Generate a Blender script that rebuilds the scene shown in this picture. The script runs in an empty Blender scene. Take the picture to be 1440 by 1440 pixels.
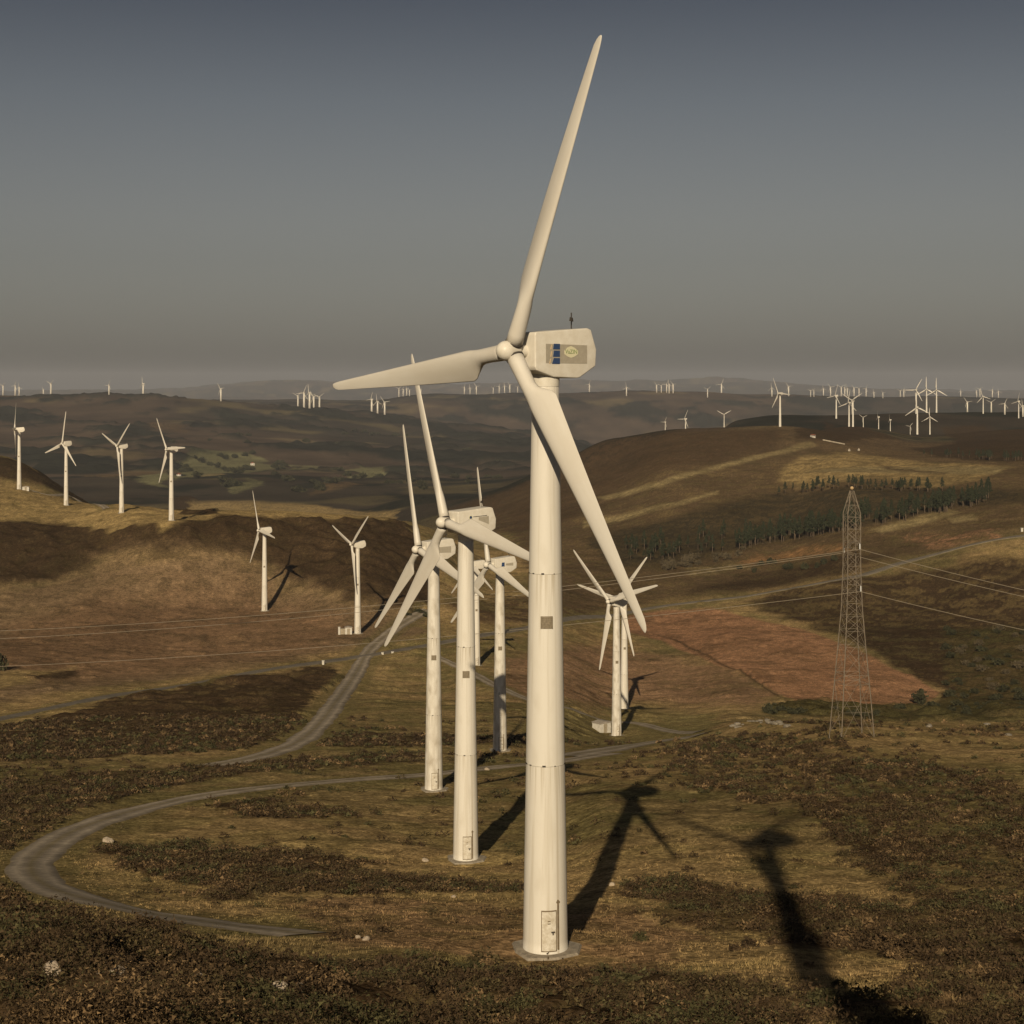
import bpy, bmesh, math, random
import numpy as np
from mathutils import Vector, Matrix

random.seed(7)
rng = np.random.default_rng(7)
PI = math.pi
R_ = math.radians
C = bpy.context.scene.collection
scene = bpy.context.scene

# ------------------------------------------------------------------ survey constants
F = 2330.0      # focal length of the survey photograph, in its own pixels (1440 wide)
HR = 546.0      # row of the eye level
SUN = Vector((-0.122, -1.0, 0.468)).normalized()     # towards the sun

# ------------------------------------------------------------------ materials
def nodes_of(name):
    m = bpy.data.materials.new(name)
    m.use_nodes = True
    nt = m.node_tree
    return m, nt, nt.nodes['Principled BSDF']

def mat(name, col, rough=0.6, metal=0.0, noise=0.0, scale=3.0, bump=0.0, dirt=None, dirt_amt=0.35, stretch=(1, 1, 1), spec=0.3):
    m, nt, b = nodes_of(name)
    b.inputs['Roughness'].default_value = rough
    b.inputs['Metallic'].default_value = metal
    b.inputs['Specular IOR Level'].default_value = spec
    b.inputs['Base Color'].default_value = (*col, 1)
    if noise or dirt:
        tc = nt.nodes.new('ShaderNodeTexCoord')
        mp = nt.nodes.new('ShaderNodeMapping'); mp.inputs['Scale'].default_value = stretch
        nt.links.new(tc.outputs['Object'], mp.inputs['Vector'])
        n = nt.nodes.new('ShaderNodeTexNoise'); n.inputs['Scale'].default_value = scale
        n.inputs['Detail'].default_value = 6; n.inputs['Roughness'].default_value = 0.65
        nt.links.new(mp.outputs['Vector'], n.inputs['Vector'])
        r = nt.nodes.new('ShaderNodeValToRGB')
        r.color_ramp.elements[0].position = 0.38; r.color_ramp.elements[1].position = 0.68
        lo = dirt if dirt else tuple(c * (1 - noise) for c in col)
        k = dirt_amt if dirt else 1.0
        lo = tuple(c * (1 - k) + l * k for c, l in zip(col, lo))
        r.color_ramp.elements[0].color = (*lo, 1)
        r.color_ramp.elements[1].color = (*col, 1)
        nt.links.new(n.outputs['Fac'], r.inputs['Fac'])
        nt.links.new(r.outputs['Color'], b.inputs['Base Color'])
        if bump:
            bp = nt.nodes.new('ShaderNodeBump'); bp.inputs['Strength'].default_value = bump
            bp.inputs['Distance'].default_value = 0.05
            nt.links.new(n.outputs['Fac'], bp.inputs['Height'])
            nt.links.new(bp.outputs['Normal'], b.inputs['Normal'])
    return m

def tower_mat(name, col, dirt, heavy):
    """painted steel with rain streaks running down and patches of old grime"""
    m, nt, b = nodes_of(name)
    b.inputs['Roughness'].default_value = 0.5
    b.inputs['Specular IOR Level'].default_value = 0.3
    tc = nt.nodes.new('ShaderNodeTexCoord')
    def noise(scale3, sc, det=5):
        mp = nt.nodes.new('ShaderNodeMapping'); mp.inputs['Scale'].default_value = scale3
        nt.links.new(tc.outputs['Object'], mp.inputs['Vector'])
        n = nt.nodes.new('ShaderNodeTexNoise'); n.inputs['Scale'].default_value = sc; n.inputs['Detail'].default_value = det
        nt.links.new(mp.outputs['Vector'], n.inputs['Vector'])
        return n
    def ramp(n, a, c):
        r = nt.nodes.new('ShaderNodeMapRange'); r.inputs['From Min'].default_value = a; r.inputs['From Max'].default_value = c
        nt.links.new(n.outputs['Fac'], r.inputs['Value']); return r
    s1 = ramp(noise((1, 1, 0.03), 3.5), 0.52, 0.72)
    s2 = ramp(noise((1, 1, 0.45), 1.2, 8), 0.52 - 0.1 * heavy, 0.75 - 0.1 * heavy)
    mx = nt.nodes.new('ShaderNodeMath'); mx.operation = 'MAXIMUM'
    a1 = nt.nodes.new('ShaderNodeMath'); a1.operation = 'MULTIPLY'; a1.inputs[1].default_value = 0.42 + 0.15 * heavy
    a2 = nt.nodes.new('ShaderNodeMath'); a2.operation = 'MULTIPLY'; a2.inputs[1].default_value = 0.22 + 0.45 * heavy
    nt.links.new(s1.outputs[0], a1.inputs[0]); nt.links.new(s2.outputs[0], a2.inputs[0])
    nt.links.new(a1.outputs[0], mx.inputs[0]); nt.links.new(a2.outputs[0], mx.inputs[1])
    sep = nt.nodes.new('ShaderNodeSeparateXYZ'); nt.links.new(tc.outputs['Object'], sep.inputs[0])
    def math_(op, a, b_=None, clamp=False):
        q = nt.nodes.new('ShaderNodeMath'); q.operation = op; q.use_clamp = clamp
        for k, v in enumerate((a, b_)):
            if v is None: continue
            if isinstance(v, (int, float)): q.inputs[k].default_value = v
            else: nt.links.new(v, q.inputs[k])
        return q.outputs[0]
    ang = math_('ARCTAN2', sep.outputs['Y'], sep.outputs['X'])
    band = math_('SUBTRACT', 1.0, math_('DIVIDE', math_('ABSOLUTE', math_('ADD', ang, R_(56))), R_(5.5)), True)
    low = math_('LESS_THAN', sep.outputs['Z'], 9.3)
    streak = math_('MULTIPLY', math_('MULTIPLY', band, math_('ADD', math_('MULTIPLY', low, .42), .22)), 0.9)
    runs = None
    fine = ramp(noise((1, 1, 0.02), 9.0), 0.48, 0.62)
    for zs in (9.36, 18.9, HH - 1.3):
        t = math_('DIVIDE', math_('SUBTRACT', zs, sep.outputs['Z']), 2.4)
        on = math_('MULTIPLY', math_('GREATER_THAN', t, 0.0), math_('SUBTRACT', 1.0, t, True))
        r_ = math_('MULTIPLY', math_('MULTIPLY', on, fine.outputs[0]), .55)
        runs = r_ if runs is None else math_('MAXIMUM', runs, r_)
    allm = math_('MAXIMUM', math_('MAXIMUM', mx.outputs[0], streak), runs)
    mix = nt.nodes.new('ShaderNodeMix'); mix.data_type = 'RGBA'
    mix.inputs['A'].default_value = (*col, 1); mix.inputs['B'].default_value = (*dirt, 1)
    nt.links.new(allm, mix.inputs['Factor'])
    nt.links.new(mix.outputs['Result'], b.inputs['Base Color'])
    return m

HH = 30.0       # hub height of the machines
WHITE = (0.61, 0.57, 0.495)
M = {}
M['tower'] = tower_mat('painted_tower', WHITE, (0.33, 0.27, 0.18), 0.0)
M['tower_grimy'] = tower_mat('grimy_tower', WHITE, (0.25, 0.2, 0.13), 0.75)
M['nacelle'] = mat('nacelle_paint', (0.64, 0.6, 0.52), 0.45, dirt=(0.42, 0.35, 0.24), scale=2.2, dirt_amt=0.3)
M['blade'] = mat('blade_gelcoat', (0.6, 0.565, 0.5), 0.42, dirt=(0.45, 0.39, 0.3), scale=0.8, dirt_amt=0.35, stretch=(1, 1, 0.25))
M['hub'] = mat('hub_paint', (0.66, 0.62, 0.54), 0.4, dirt=(0.45, 0.37, 0.25), scale=3, dirt_amt=0.3)
M['dark'] = mat('dark_rubber', (0.05, 0.042, 0.035), 0.8)
M['seam'] = mat('seam_grime', (0.5, 0.46, 0.385), 0.7, noise=.25, scale=2)
M['door'] = mat('door_paint', (0.64, 0.6, 0.52), 0.5, dirt=(0.3, 0.24, 0.15), scale=4, dirt_amt=0.6)
M['rust'] = mat('rust_stain', (0.2, 0.15, 0.09), 0.8, noise=0.4, scale=6)
M['vent'] = mat('vent_grille', (0.27, 0.22, 0.15), 0.7, noise=0.4, scale=9)
M['concrete'] = mat('concrete', (0.33, 0.28, 0.21), 0.9, noise=0.45, scale=3.5, bump=0.4)
M['panel'] = mat('logo_panel', (0.36, 0.32, 0.25), 0.5, noise=0.12, scale=5)
M['blue'] = mat('logo_blue', (0.035, 0.065, 0.15), 0.5, noise=0.2, scale=6)
M['orange'] = mat('logo_orange', (0.6, 0.43, 0.25), 0.5)
M['cream'] = mat('logo_cream', (0.6, 0.56, 0.38), 0.5)
M['green'] = mat('logo_green', (0.18, 0.24, 0.08), 0.5)
M['steel'] = mat('weathered_steel', (0.21, 0.17, 0.125), 0.6, metal=0.0, noise=0.35, scale=2.0)
M['wire'] = mat('aluminium_cable', (0.25, 0.21, 0.155), 0.5)
M['ball'] = mat('warning_orange', (0.42, 0.29, 0.15), 0.5)
M['insul'] = mat('insulator', (0.5, 0.5, 0.48), 0.3)
M['plaster'] = mat('white_plaster', (0.6, 0.56, 0.48), 0.85, noise=0.3, scale=2.0)
M['plaster_tan'] = mat('tan_plaster', (0.36, 0.3, 0.21), 0.85, noise=0.3, scale=2.0)
M['pale_stone'] = mat('pale_stone', (0.4, 0.34, 0.25), 0.9, noise=0.4, scale=1.0)
M['roof'] = mat('fibre_roof', (0.36, 0.31, 0.25), 0.9, noise=0.3, scale=2.0)
M['redroof'] = mat('tile_roof', (0.26, 0.09, 0.05), 0.9, noise=0.4, scale=1.0)
M['rock'] = mat('granite', (0.25, 0.215, 0.165), 0.9, noise=0.5, scale=2.5, bump=0.6)
M['paleRock'] = mat('pale_quartz', (0.42, 0.34, 0.25), 0.9, noise=0.35, scale=4, bump=0.5)
M['bark'] = mat('pine_bark', (0.2, 0.145, 0.095), 0.9, noise=0.3, scale=3)
M['pine'] = mat('pine_needles', (0.042, 0.05, 0.022), 0.9, noise=0.5, scale=1.5)
M['bush'] = mat('gorse_leaves', (0.05, 0.048, 0.02), 0.9, noise=0.5, scale=1.2)
M['paleBush'] = mat('bare_willow_twigs', (0.115, 0.088, 0.048), 0.9, noise=0.4, scale=1.2)

# ------------------------------------------------------------------ noise
def _h(ix, iy, seed):
    with np.errstate(over='ignore'):
        h = (ix.astype(np.uint32) * np.uint32(374761393)) ^ (iy.astype(np.uint32) * np.uint32(668265263)) ^ np.uint32((seed * 2246822519) & 0xffffffff)
        h = (h ^ (h >> np.uint32(13))) * np.uint32(1274126177)
        h = (h ^ (h >> np.uint32(16))) * np.uint32(2654435761)
        h ^= h >> np.uint32(15)
    return h.astype(np.float32) * np.float32(1 / 4294967295.0)

def vn(x, y, lam, seed=1):
    """value noise 0..1 with wavelength lam"""
    x = np.asarray(x, np.float64) / lam + 1000.0; y = np.asarray(y, np.float64) / lam + 1000.0
    xf = np.floor(x); yf = np.floor(y)
    fx = (x - xf).astype(np.float32); fy = (y - yf).astype(np.float32)
    ix = xf.astype(np.int64); iy = yf.astype(np.int64)
    fx = fx * fx * fx * (fx * (fx * 6 - 15) + 10); fy = fy * fy * fy * (fy * (fy * 6 - 15) + 10)
    a = _h(ix, iy, seed); b = _h(ix + 1, iy, seed); c = _h(ix, iy + 1, seed); d = _h(ix + 1, iy + 1, seed)
    return (a + (b - a) * fx) * (1 - fy) + (c + (d - c) * fx) * fy

def fbm(x, y, lam, seed=1, octs=4, gain=0.5):
    s = 0; a = 1.0; t = 0
    for k in range(octs):
        # rotate every octave so the lattice never lines up
        ca, sa = math.cos(0.7 * k + 0.4), math.sin(0.7 * k + 0.4)
        s = s + a * vn(x * ca - y * sa, x * sa + y * ca, lam / 2.03 ** k, seed + 17 * k)
        t += a; a *= gain
    return s / t

def sst(a, b, x):
    t = np.clip((x - a) / (b - a), 0, 1)
    return t * t * (3 - 2 * t)

# ------------------------------------------------------------------ terrain survey: (row, distance) along bearings
def z_(row, d): return -(row - HR) / F * d

FAR_ROWS = {  # bearing column: (row of the dark ridge at 4500 m, row of the ridge at 6500 m, row of the mountains at 18 km)
    -300: (557, 560, 551), 0: (556, 559, 550), 120: (553, 559, 550), 241: (556, 562, 547), 372: (568, 561, 537), 430: (573, 562, 534), 503: (578, 562, 536),
    600: (591, 554, 542), 700: (606, 552, 541), 780: (618, 551, 536), 867: (630, 550, 538), 950: (640, 553, 536), 1000: (640, 556, 532),
    1097: (640, 558, 539), 1200: (640, 558, 545), 1300: (640, 558, 548), 1440: (640, 557, 549), 1800: (640, 557, 549)}

NEAR = {
 -300: [(1440,31),(1342,48),(1273,66),(1290,88),(1235,118),(1190,150),(1110,195),(1050,265),(990,365),(935,450),(880,560),(800,650),(750,700),(705,770),(675,840),(680,910),(645,1010),(630,1070)],
 0: [(1440,31),(1345,49),(1275,67),(1288,88),(1235,120),(1190,145),(1110,195),(1050,265),(990,365),(935,450),(880,560),(810,650),(760,700),(715,770),(689,832),(688,850),(695,910),(655,1000),(641,1060)],
 120: [(1440,33),(1345,51),(1292,69),(1290,90),(1228,126),(1110,198),(1050,265),(985,370),(935,470),(880,560),(820,640),(770,690),(730,750),(709,802),(706,825),(711,910),(706,1000)],
 241: [(1440,37),(1362,53),(1322,70),(1318,84),(1225,132),(1110,200),(1050,265),(985,370),(935,485),(900,545),(860,605),(800,650),(760,676),(733,699),(721,757)],
 372: [(1440,42),(1358,67),(1328,85),(1220,135),(1110,200),(1053,262),(990,362),(935,480),(900,545),(860,617),(804,655),(755,697),(722,750)],
 503: [(1440,49),(1352,75),(1208,142),(1110,202),(1054,264),(1000,345),(935,490),(893,557),(850,605),(800,650),(760,705),(727,780)],
 600: [(1440,52),(1340,79),(1208,145),(1110,205),(1055,266),(1000,350),(940,490),(915,525),(880,580),(840,640),(790,705),(745,800)],
 700: [(1440,54),(1335,82),(1205,147),(1113,204),(1055,266),(1005,345),(939,490),(870,620),(820,760),(780,950),(735,1250),(690,1650)],
 780: [(1440,54),(1335,83),(1205,144),(1115,195),(1060,266),(1015,350),(950,480),(880,620),(830,740),(785,900),(720,1200),(655,1640)],
 867: [(1440,53),(1335,83),(1220,127),(1120,176),(1078,232),(1052,290),(1035,370),(993,456),(940,550),(895,630),(855,720),(800,850),(760,960),(700,1180),(650,1430),(619,1590)],
 950: [(1440,51),(1335,84),(1250,113),(1175,143),(1120,178),(1075,228),(1050,280),(1038,335),(1018,400),(985,470),(930,570),(870,690),(845,740),(800,850),(760,940),(700,1090),(640,1310),(606,1540)],
 1040: [(1440,49),(1335,84),(1250,112),(1175,141),(1120,176),(1075,228),(1045,270),(1022,310),(1012,390),(985,450),(930,550),(865,680),(842,740),(800,835),(755,940),(700,1085),(640,1300),(601,1510)],
 1097: [(1440,46),(1335,84),(1250,112),(1175,141),(1120,175),(1075,225),(1045,265),(1018,295),(1022,380),(985,450),(930,545),(870,670),(835,740),(790,845),(760,930),(700,1085),(640,1300),(599.5,1495)],
 1200: [(1440,44),(1335,85),(1250,112),(1175,141),(1120,173),(1075,218),(1035,254),(1017,290),(1030,380),(990,450),(930,550),(885,640),(848,700),(815,745),(780,810),(740,895),(700,1000),(650,1250),(618,1480),(601,1680)],
 1300: [(1440,42),(1335,84),(1250,111),(1175,140),(1120,170),(1070,218),(1035,258),(1015,298),(1035,380),(1000,450),(960,510),(900,605),(850,695),(785,785),(740,875),(700,980),(650,1250),(625,1540),(611,1760)],
 1440: [(1440,45),(1335,83),(1250,109),(1175,137),(1120,166),(1070,215),(1040,260),(1018,305),(1035,380),(1000,445),(930,545),(870,645),(800,735),(755,795),(700,935),(650,1180),(615,1530),(599,1750)],
 1800: [(1440,44),(1335,82),(1250,108),(1175,136),(1120,165),(1070,214),(1040,260),(1018,305),(1035,380),(1000,445),(930,545),(870,645),(800,735),(750,795),(690,935),(640,1180),(610,1530),(597,1750)],
}
MID = {  # what the eye sees of the next ground, and the hidden hollows (z value, d, 'z')
 -300: [(-115,1350,'z'),(712,1900),(662,2500),(625,3200),(585,4000)],
 0: [(-115,1350,'z'),(712,1900),(662,2500),(625,3200),(585,4000)],
 120: [(-85,1150,'z'),(-130,1400,'z'),(712,1900),(662,2500),(622,3200),(582,4000)],
 241: [(-78,900,'z'),(-130,1300,'z'),(715,1900),(664,2500),(622,3200),(583,4000)],
 372: [(-95,1000,'z'),(-135,1350,'z'),(716,1900),(666,2500),(628,3200),(592,4000)],
 503: [(-105,1050,'z'),(-138,1400,'z'),(718,1900),(668,2500),(632,3200),(600,4000)],
 600: [(-108,1100,'z'),(738,1500),(706,1800),(-140,2050,'z'),(668,2500),(636,3200),(608,4000)],
 700: [(-135,1950,'z'),(655,2700),(632,3300),(614,4000)],
 780: [(-120,1950,'z'),(650,2700),(632,3300),(622,4000)],
 867: [(-100,1900,'z'),(-130,2700,'z')], 950: [(-95,1850,'z'),(-130,2700,'z')], 1000: [(-95,1850,'z'),(-130,2700,'z')],
 1040: [(-75,1800,'z'),(598,2150),(-120,2900,'z')],
 1097: [(-62,1800,'z'),(590,2150),(-115,2900,'z')],
 1200: [(-55,1900,'z'),(586,2160),(-110,2900,'z')],
 1300: [(-55,1920,'z'),(580,2170),(-100,2900,'z')],
 1440: [(-55,1930,'z'),(579,2180),(-100,2900,'z')],
 1800: [(-55,1930,'z'),(578,2180),(-100,2900,'z')],
}

def pchip(xk, yk, x):
    xk = np.asarray(xk, float); yk = np.asarray(yk, float)
    if yk.ndim == 1: yk = yk[:, None]
    h = np.diff(xk)[:, None]; dl = np.diff(yk, axis=0) / h
    m = np.zeros_like(yk); m[0] = dl[0]; m[-1] = dl[-1]
    w1 = 2 * h[1:] + h[:-1]; w2 = h[1:] + 2 * h[:-1]
    ok = dl[:-1] * dl[1:] > 0
    with np.errstate(divide='ignore', invalid='ignore'):
        hm = (w1 + w2) / (w1 / dl[:-1] + w2 / dl[1:])
    m[1:-1] = np.where(ok, hm, 0)
    i = np.clip(np.searchsorted(xk, x) - 1, 0, len(xk) - 2)
    t = ((x - xk[i]) / h[i, 0])[:, None]; hh = h[i]
    return ((2*t**3-3*t**2+1)*yk[i] + (t**3-2*t**2+t)*hh*m[i] + (-2*t**3+3*t**2)*yk[i+1] + (t**3-t**2)*hh*m[i+1])

LD0, LD1, NL = math.log(22.0), math.log(26000.0), 2600
PX0, PX1, NP = -300.0, 1800.0, 841
ldg = np.linspace(LD0, LD1, NL); pxg = np.linspace(PX0, PX1, NP)
cols = sorted(NEAR)
prof = []
fr_x = sorted(FAR_ROWS)
for cx in cols:
    pts = []
    r0, d0 = NEAR[cx][0]
    pts.append((z_(r0, d0) + (d0 - 18) * 0.34, 18))
    for p in NEAR[cx] + MID[cx]:
        pts.append((p[0], p[1]) if len(p) == 3 else (z_(*p), p[1]))
    fr = [float(np.interp(cx, fr_x, [FAR_ROWS[k][j] for k in fr_x])) for j in range(3)]
    pts += [(z_(fr[0], 4500), 4500), (z_(fr[0], 4500) - 45, 5300), (z_(fr[1], 6500), 6500), (-130, 9000), (-120, 14000), (z_(fr[2], 18000), 18000), (-150, 25000)]
    pts = sorted(pts, key=lambda q: q[1])
    prof.append(pchip([math.log(q[1]) for q in pts], [q[0] for q in pts], ldg)[:, 0])
TAB = pchip(cols, np.array(prof), pxg)           # px x logd

def tab(px, Y):
    px = np.clip(px, PX0, PX1 - 1e-6); ld = np.clip(np.log(np.maximum(Y, 1.0)), LD0, LD1 - 1e-9)
    a = (px - PX0) / (PX1 - PX0) * (NP - 1); b = (ld - LD0) / (LD1 - LD0) * (NL - 1)
    i = np.minimum(a.astype(int), NP - 2); j = np.minimum(b.astype(int), NL - 2); fa = a - i; fb = b - j
    return (TAB[i, j]*(1-fa)*(1-fb) + TAB[i+1, j]*fa*(1-fb) + TAB[i, j+1]*(1-fa)*fb + TAB[i+1, j+1]*fa*fb)

# places whose ground height is known exactly: (bearing px, row of the base, distance)
HH = 30.0
NEAR_T = {  # tower px, base row, distance, yaw psi, blade angle, label
 'T1': (767, 1335, 83.2, 50, 66), 'T2': (655, 1208, 147.2, 54, 110), 'T3': (610, 1110, 206.5, 57, 104),
 'T4': (703, 1055, 267, 57, 102), 'T5': (670, 936, 490, 62, 98), 'T6': (867, 1035, 368, 50, 18), 'T7': (878, 994, 452, 46, 50),
 'L1': (27, 690, 832, 78, 2), 'L2': (93, 710, 803, 42, 78), 'L3': (171, 719, 742, 50, 40), 'L4': (241, 732, 699, 50, 4),
 'M1': (372, 860, 617, 60, 114), 'M2': (503, 893, 557, 58, 40)}
anch = [(p[0], p[1], p[2]) for p in NEAR_T.values()] + [(1198, 1034, 252), (1097, 600, 1492)]
ax = np.array([a[0] for a in anch], float); ad = np.array([math.log(a[2]) for a in anch])
az = np.array([z_(a[1], a[2]) for a in anch])
def kern(px, ld, cx, cd): return np.exp(-((px - cx) / 55.0) ** 2 - ((ld - cd) / 0.09) ** 2)
res = az - tab(ax, np.exp(ad))
K = kern(ax[:, None], ad[:, None], ax[None], ad[None]) + 0.02 * np.eye(len(ax))
wk = np.linalg.solve(K, res)
print('anchor residuals', np.round(res, 1))

def h0(X, Y):
    """survey height of the bare ground"""
    X = np.asarray(X, float); Y = np.asarray(Y, float)
    Yc = np.maximum(Y, 24.0)
    px = 720 + F * X / Yc
    z = tab(px, Yc)
    ld = np.log(Yc)
    for c, d_, w in zip(ax, ad, wk):
        if abs(w) > 0.02: z = z + w * kern(px, ld, c, d_)
    z = z + np.where(Y < 24, (24.0 - Y) * 0.37 , 0.0)
    return z

def hit(px, row, dmin=26.0, dmax=20000.0):
    """first point of the ground along a sight line"""
    d = np.exp(np.linspace(math.log(dmin), math.log(dmax), 3000))
    X = (px - 720) / F * d
    z = h0(X, d)
    below = z >= z_(row, d)
    k = int(np.argmax(below)) if below.any() else int(np.argmax(z - z_(row, d)))
    return float(X[k]), float(d[k])

# ------------------------------------------------------------------ roads (centre lines on the ground)
def path_world(pts, step=1.5):
    w = [hit(*p) for p in pts]
    # Catmull-Rom
    out = []
    P = [np.array(p) for p in w]
    P = [2 * P[0] - P[1]] + P + [2 * P[-1] - P[-2]]
    for i in range(1, len(P) - 2):
        n = max(2, int(np.linalg.norm(P[i+1] - P[i]) / step))
        for t in np.linspace(0, 1, n, endpoint=False):
            a, b, c, d = P[i-1], P[i], P[i+1], P[i+2]
            out.append(0.5 * ((2*b) + (c-a)*t + (2*a-5*b+4*c-d)*t*t + (3*b-a-3*c+d)*t**3))
    out.append(P[-2])
    return np.array(out)

ROADS = {
 'gravel_track': (path_world([(860, 1060), (780, 1072), (700, 1079), (600, 1090), (450, 1101), (300, 1117), (200, 1138), (115, 1165), (66, 1193), (43, 1220), (68, 1248), (140, 1270), (230, 1289), (300, 1299), (380, 1309), (430, 1315)], 1.0), 2.1, 'gravel'),
 'hill_track': (path_world([(600, 858), (575, 872), (545, 893), (520, 915), (505, 940), (487, 968), (462, 1003), (425, 1040), (385, 1058), (340, 1070), (290, 1078)], 1.5), 2.6, 'gravel'),
 'asphalt_road': (path_world([(-120, 1035), (0, 1011), (100, 990), (190, 974), (330, 951), (450, 932), (560, 915), (640, 901), (740, 884), (830, 868), (915, 856), (1000, 845), (1090, 832), (1190, 814), (1270, 792), (1340, 773), (1440, 754), (1540, 740)], 3.0), 2.4, 'asphalt'),
 'farm_track': (path_world([(610, 922), (660, 945), (700, 966), (760, 990), (830, 1008), (900, 1018), (985, 1029)], 2.0), 1.7, 'gravel'),
 'ridge_track': (path_world([(40, 690), (70, 697), (110, 704), (150, 716)], 2.0), 1.8, 'gravel'),
 'gravel_pad': (path_world([(800, 1064), (860, 1054), (930, 1042), (985, 1034)], 2.0), 3.2, 'gravel'),
}
def dist_path(X, Y, path, reach):
    d = np.full(X.shape, 1e9)
    m = (X > path[:, 0].min() - reach) & (X < path[:, 0].max() + reach) & (Y > path[:, 1].min() - reach) & (Y < path[:, 1].max() + reach)
    idx = np.nonzero(m)[0]
    if len(idx) == 0: return d
    xs, ys = X[idx], Y[idx]
    best = np.full(len(idx), 1e9)
    st = 2 if len(path) > 60 else 1
    q = path[::st]
    if not np.array_equal(q[-1], path[-1]): q = np.vstack([q, path[-1]])
    # bucket by segment with a local box, which keeps this quick on big grids
    order = np.argsort(ys); yso = ys[order]
    for a, b in zip(q[:-1], q[1:]):
        lo, hi = min(a[1], b[1]) - reach, max(a[1], b[1]) + reach
        i0, i1 = np.searchsorted(yso, lo), np.searchsorted(yso, hi)
        o = order[i0:i1]
        xx = xs[o]; mm = (xx > min(a[0], b[0]) - reach) & (xx < max(a[0], b[0]) + reach)
        o = o[mm]
        if len(o) == 0: continue
        ab = b - a; L = max(float(ab @ ab), 1e-9)
        t = np.clip(((xs[o] - a[0]) * ab[0] + (ys[o] - a[1]) * ab[1]) / L, 0, 1)
        dd = np.hypot(xs[o] - a[0] - t * ab[0], ys[o] - a[1] - t * ab[1])
        best[o] = np.minimum(best[o], dd)
    d[idx] = best
    return d
def road_field(X, Y):
    f = np.full(X.shape, 1e9)
    for p, hw, k in ROADS.values():
        f = np.minimum(f, dist_path(X, Y, p, 12.0) - hw)
    return f

PADS = []
for k in ('T1', 'T2', 'T3', 'T4', 'T6'):
    px, row, d, *_ = NEAR_T[k]
    X = (px - 720) / F * d
    PADS.append((X, d, float(h0(np.array([X]), np.array([d]))[0])))

def ground(X, Y, rf=None):
    """final height without the plants"""
    X = np.asarray(X, float); Y = np.asarray(Y, float)
    z = h0(X, Y)
    if rf is None: rf = road_field(X, Y)
    calm = sst(0.0, 5.0, rf)
    wn = 1 - sst(250, 700, Y)
    dz = wn * (0.7 * (fbm(X, Y, 9, 3, 3) - 0.5) + 0.18 * (fbm(X, Y, 1.6, 5, 2) - 0.5))
    wm = sst(200, 600, Y) * (1 - sst(1500, 3000, Y))
    dz += wm * (3.2 * (fbm(X, Y, 55, 7, 4) - 0.5))
    wf = sst(1100, 2600, Y)
    far_amp = 44 * wf + 70 * sst(9000, 16000, Y)
    crest = 1.0
    dz += far_amp * (fbm(X, Y, 620, 11, 5, 0.5) - 0.52)
    z = z + dz * calm
    for (x, y, zz) in PADS:
        w = 1 - sst(2.2, 6.5, np.hypot(X - x, Y - y))
        z = z * (1 - w) + zz * w
    return z
def gz(x, y): return float(ground(np.array([x]), np.array([y]))[0])

# ------------------------------------------------------------------ patches of vegetation (polygons given by sight lines, kept as ground bearings and distances)
KV = 300.0
def poly(pts):
    out = []
    for p in pts:
        x, y = hit(*p)
        out.append((720 + F * x / y, KV * math.log(y)))
    return np.array(out)
def sdf(u, v, P):
    d = np.full(u.shape, 1e9); inside = np.zeros(u.shape, bool)
    n = len(P)
    for i in range(n):
        a, b = P[i], P[(i + 1) % n]
        e = b - a; L = max(float(e @ e), 1e-9)
        t = np.clip(((u - a[0]) * e[0] + (v - a[1]) * e[1]) / L, 0, 1)
        d = np.minimum(d, np.hypot(u - a[0] - t * e[0], v - a[1] - t * e[1]))
        if a[1] != b[1]:
            c = ((a[1] > v) != (b[1] > v)) & (u < (b[0] - a[0]) * (v - a[1]) / (b[1] - a[1]) + a[0])
            inside ^= c
    return np.where(inside, -d, d)

DRY = (0.29, 0.205, 0.088); GRN = (0.205, 0.162, 0.066); BRN = (0.232, 0.148, 0.074); PINK = (0.25, 0.152, 0.083)
HEA = (0.05, 0.032, 0.0165); HEB = (0.082, 0.052, 0.027); RED = (0.305, 0.165, 0.088); SCR = (0.062, 0.052, 0.02); PALE = (0.25, 0.19, 0.09)
FOR = (0.046, 0.036, 0.02); ORA = (0.27, 0.15, 0.065); FIELD = (0.155, 0.145, 0.072); HILL = (0.108, 0.072, 0.037)
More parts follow.
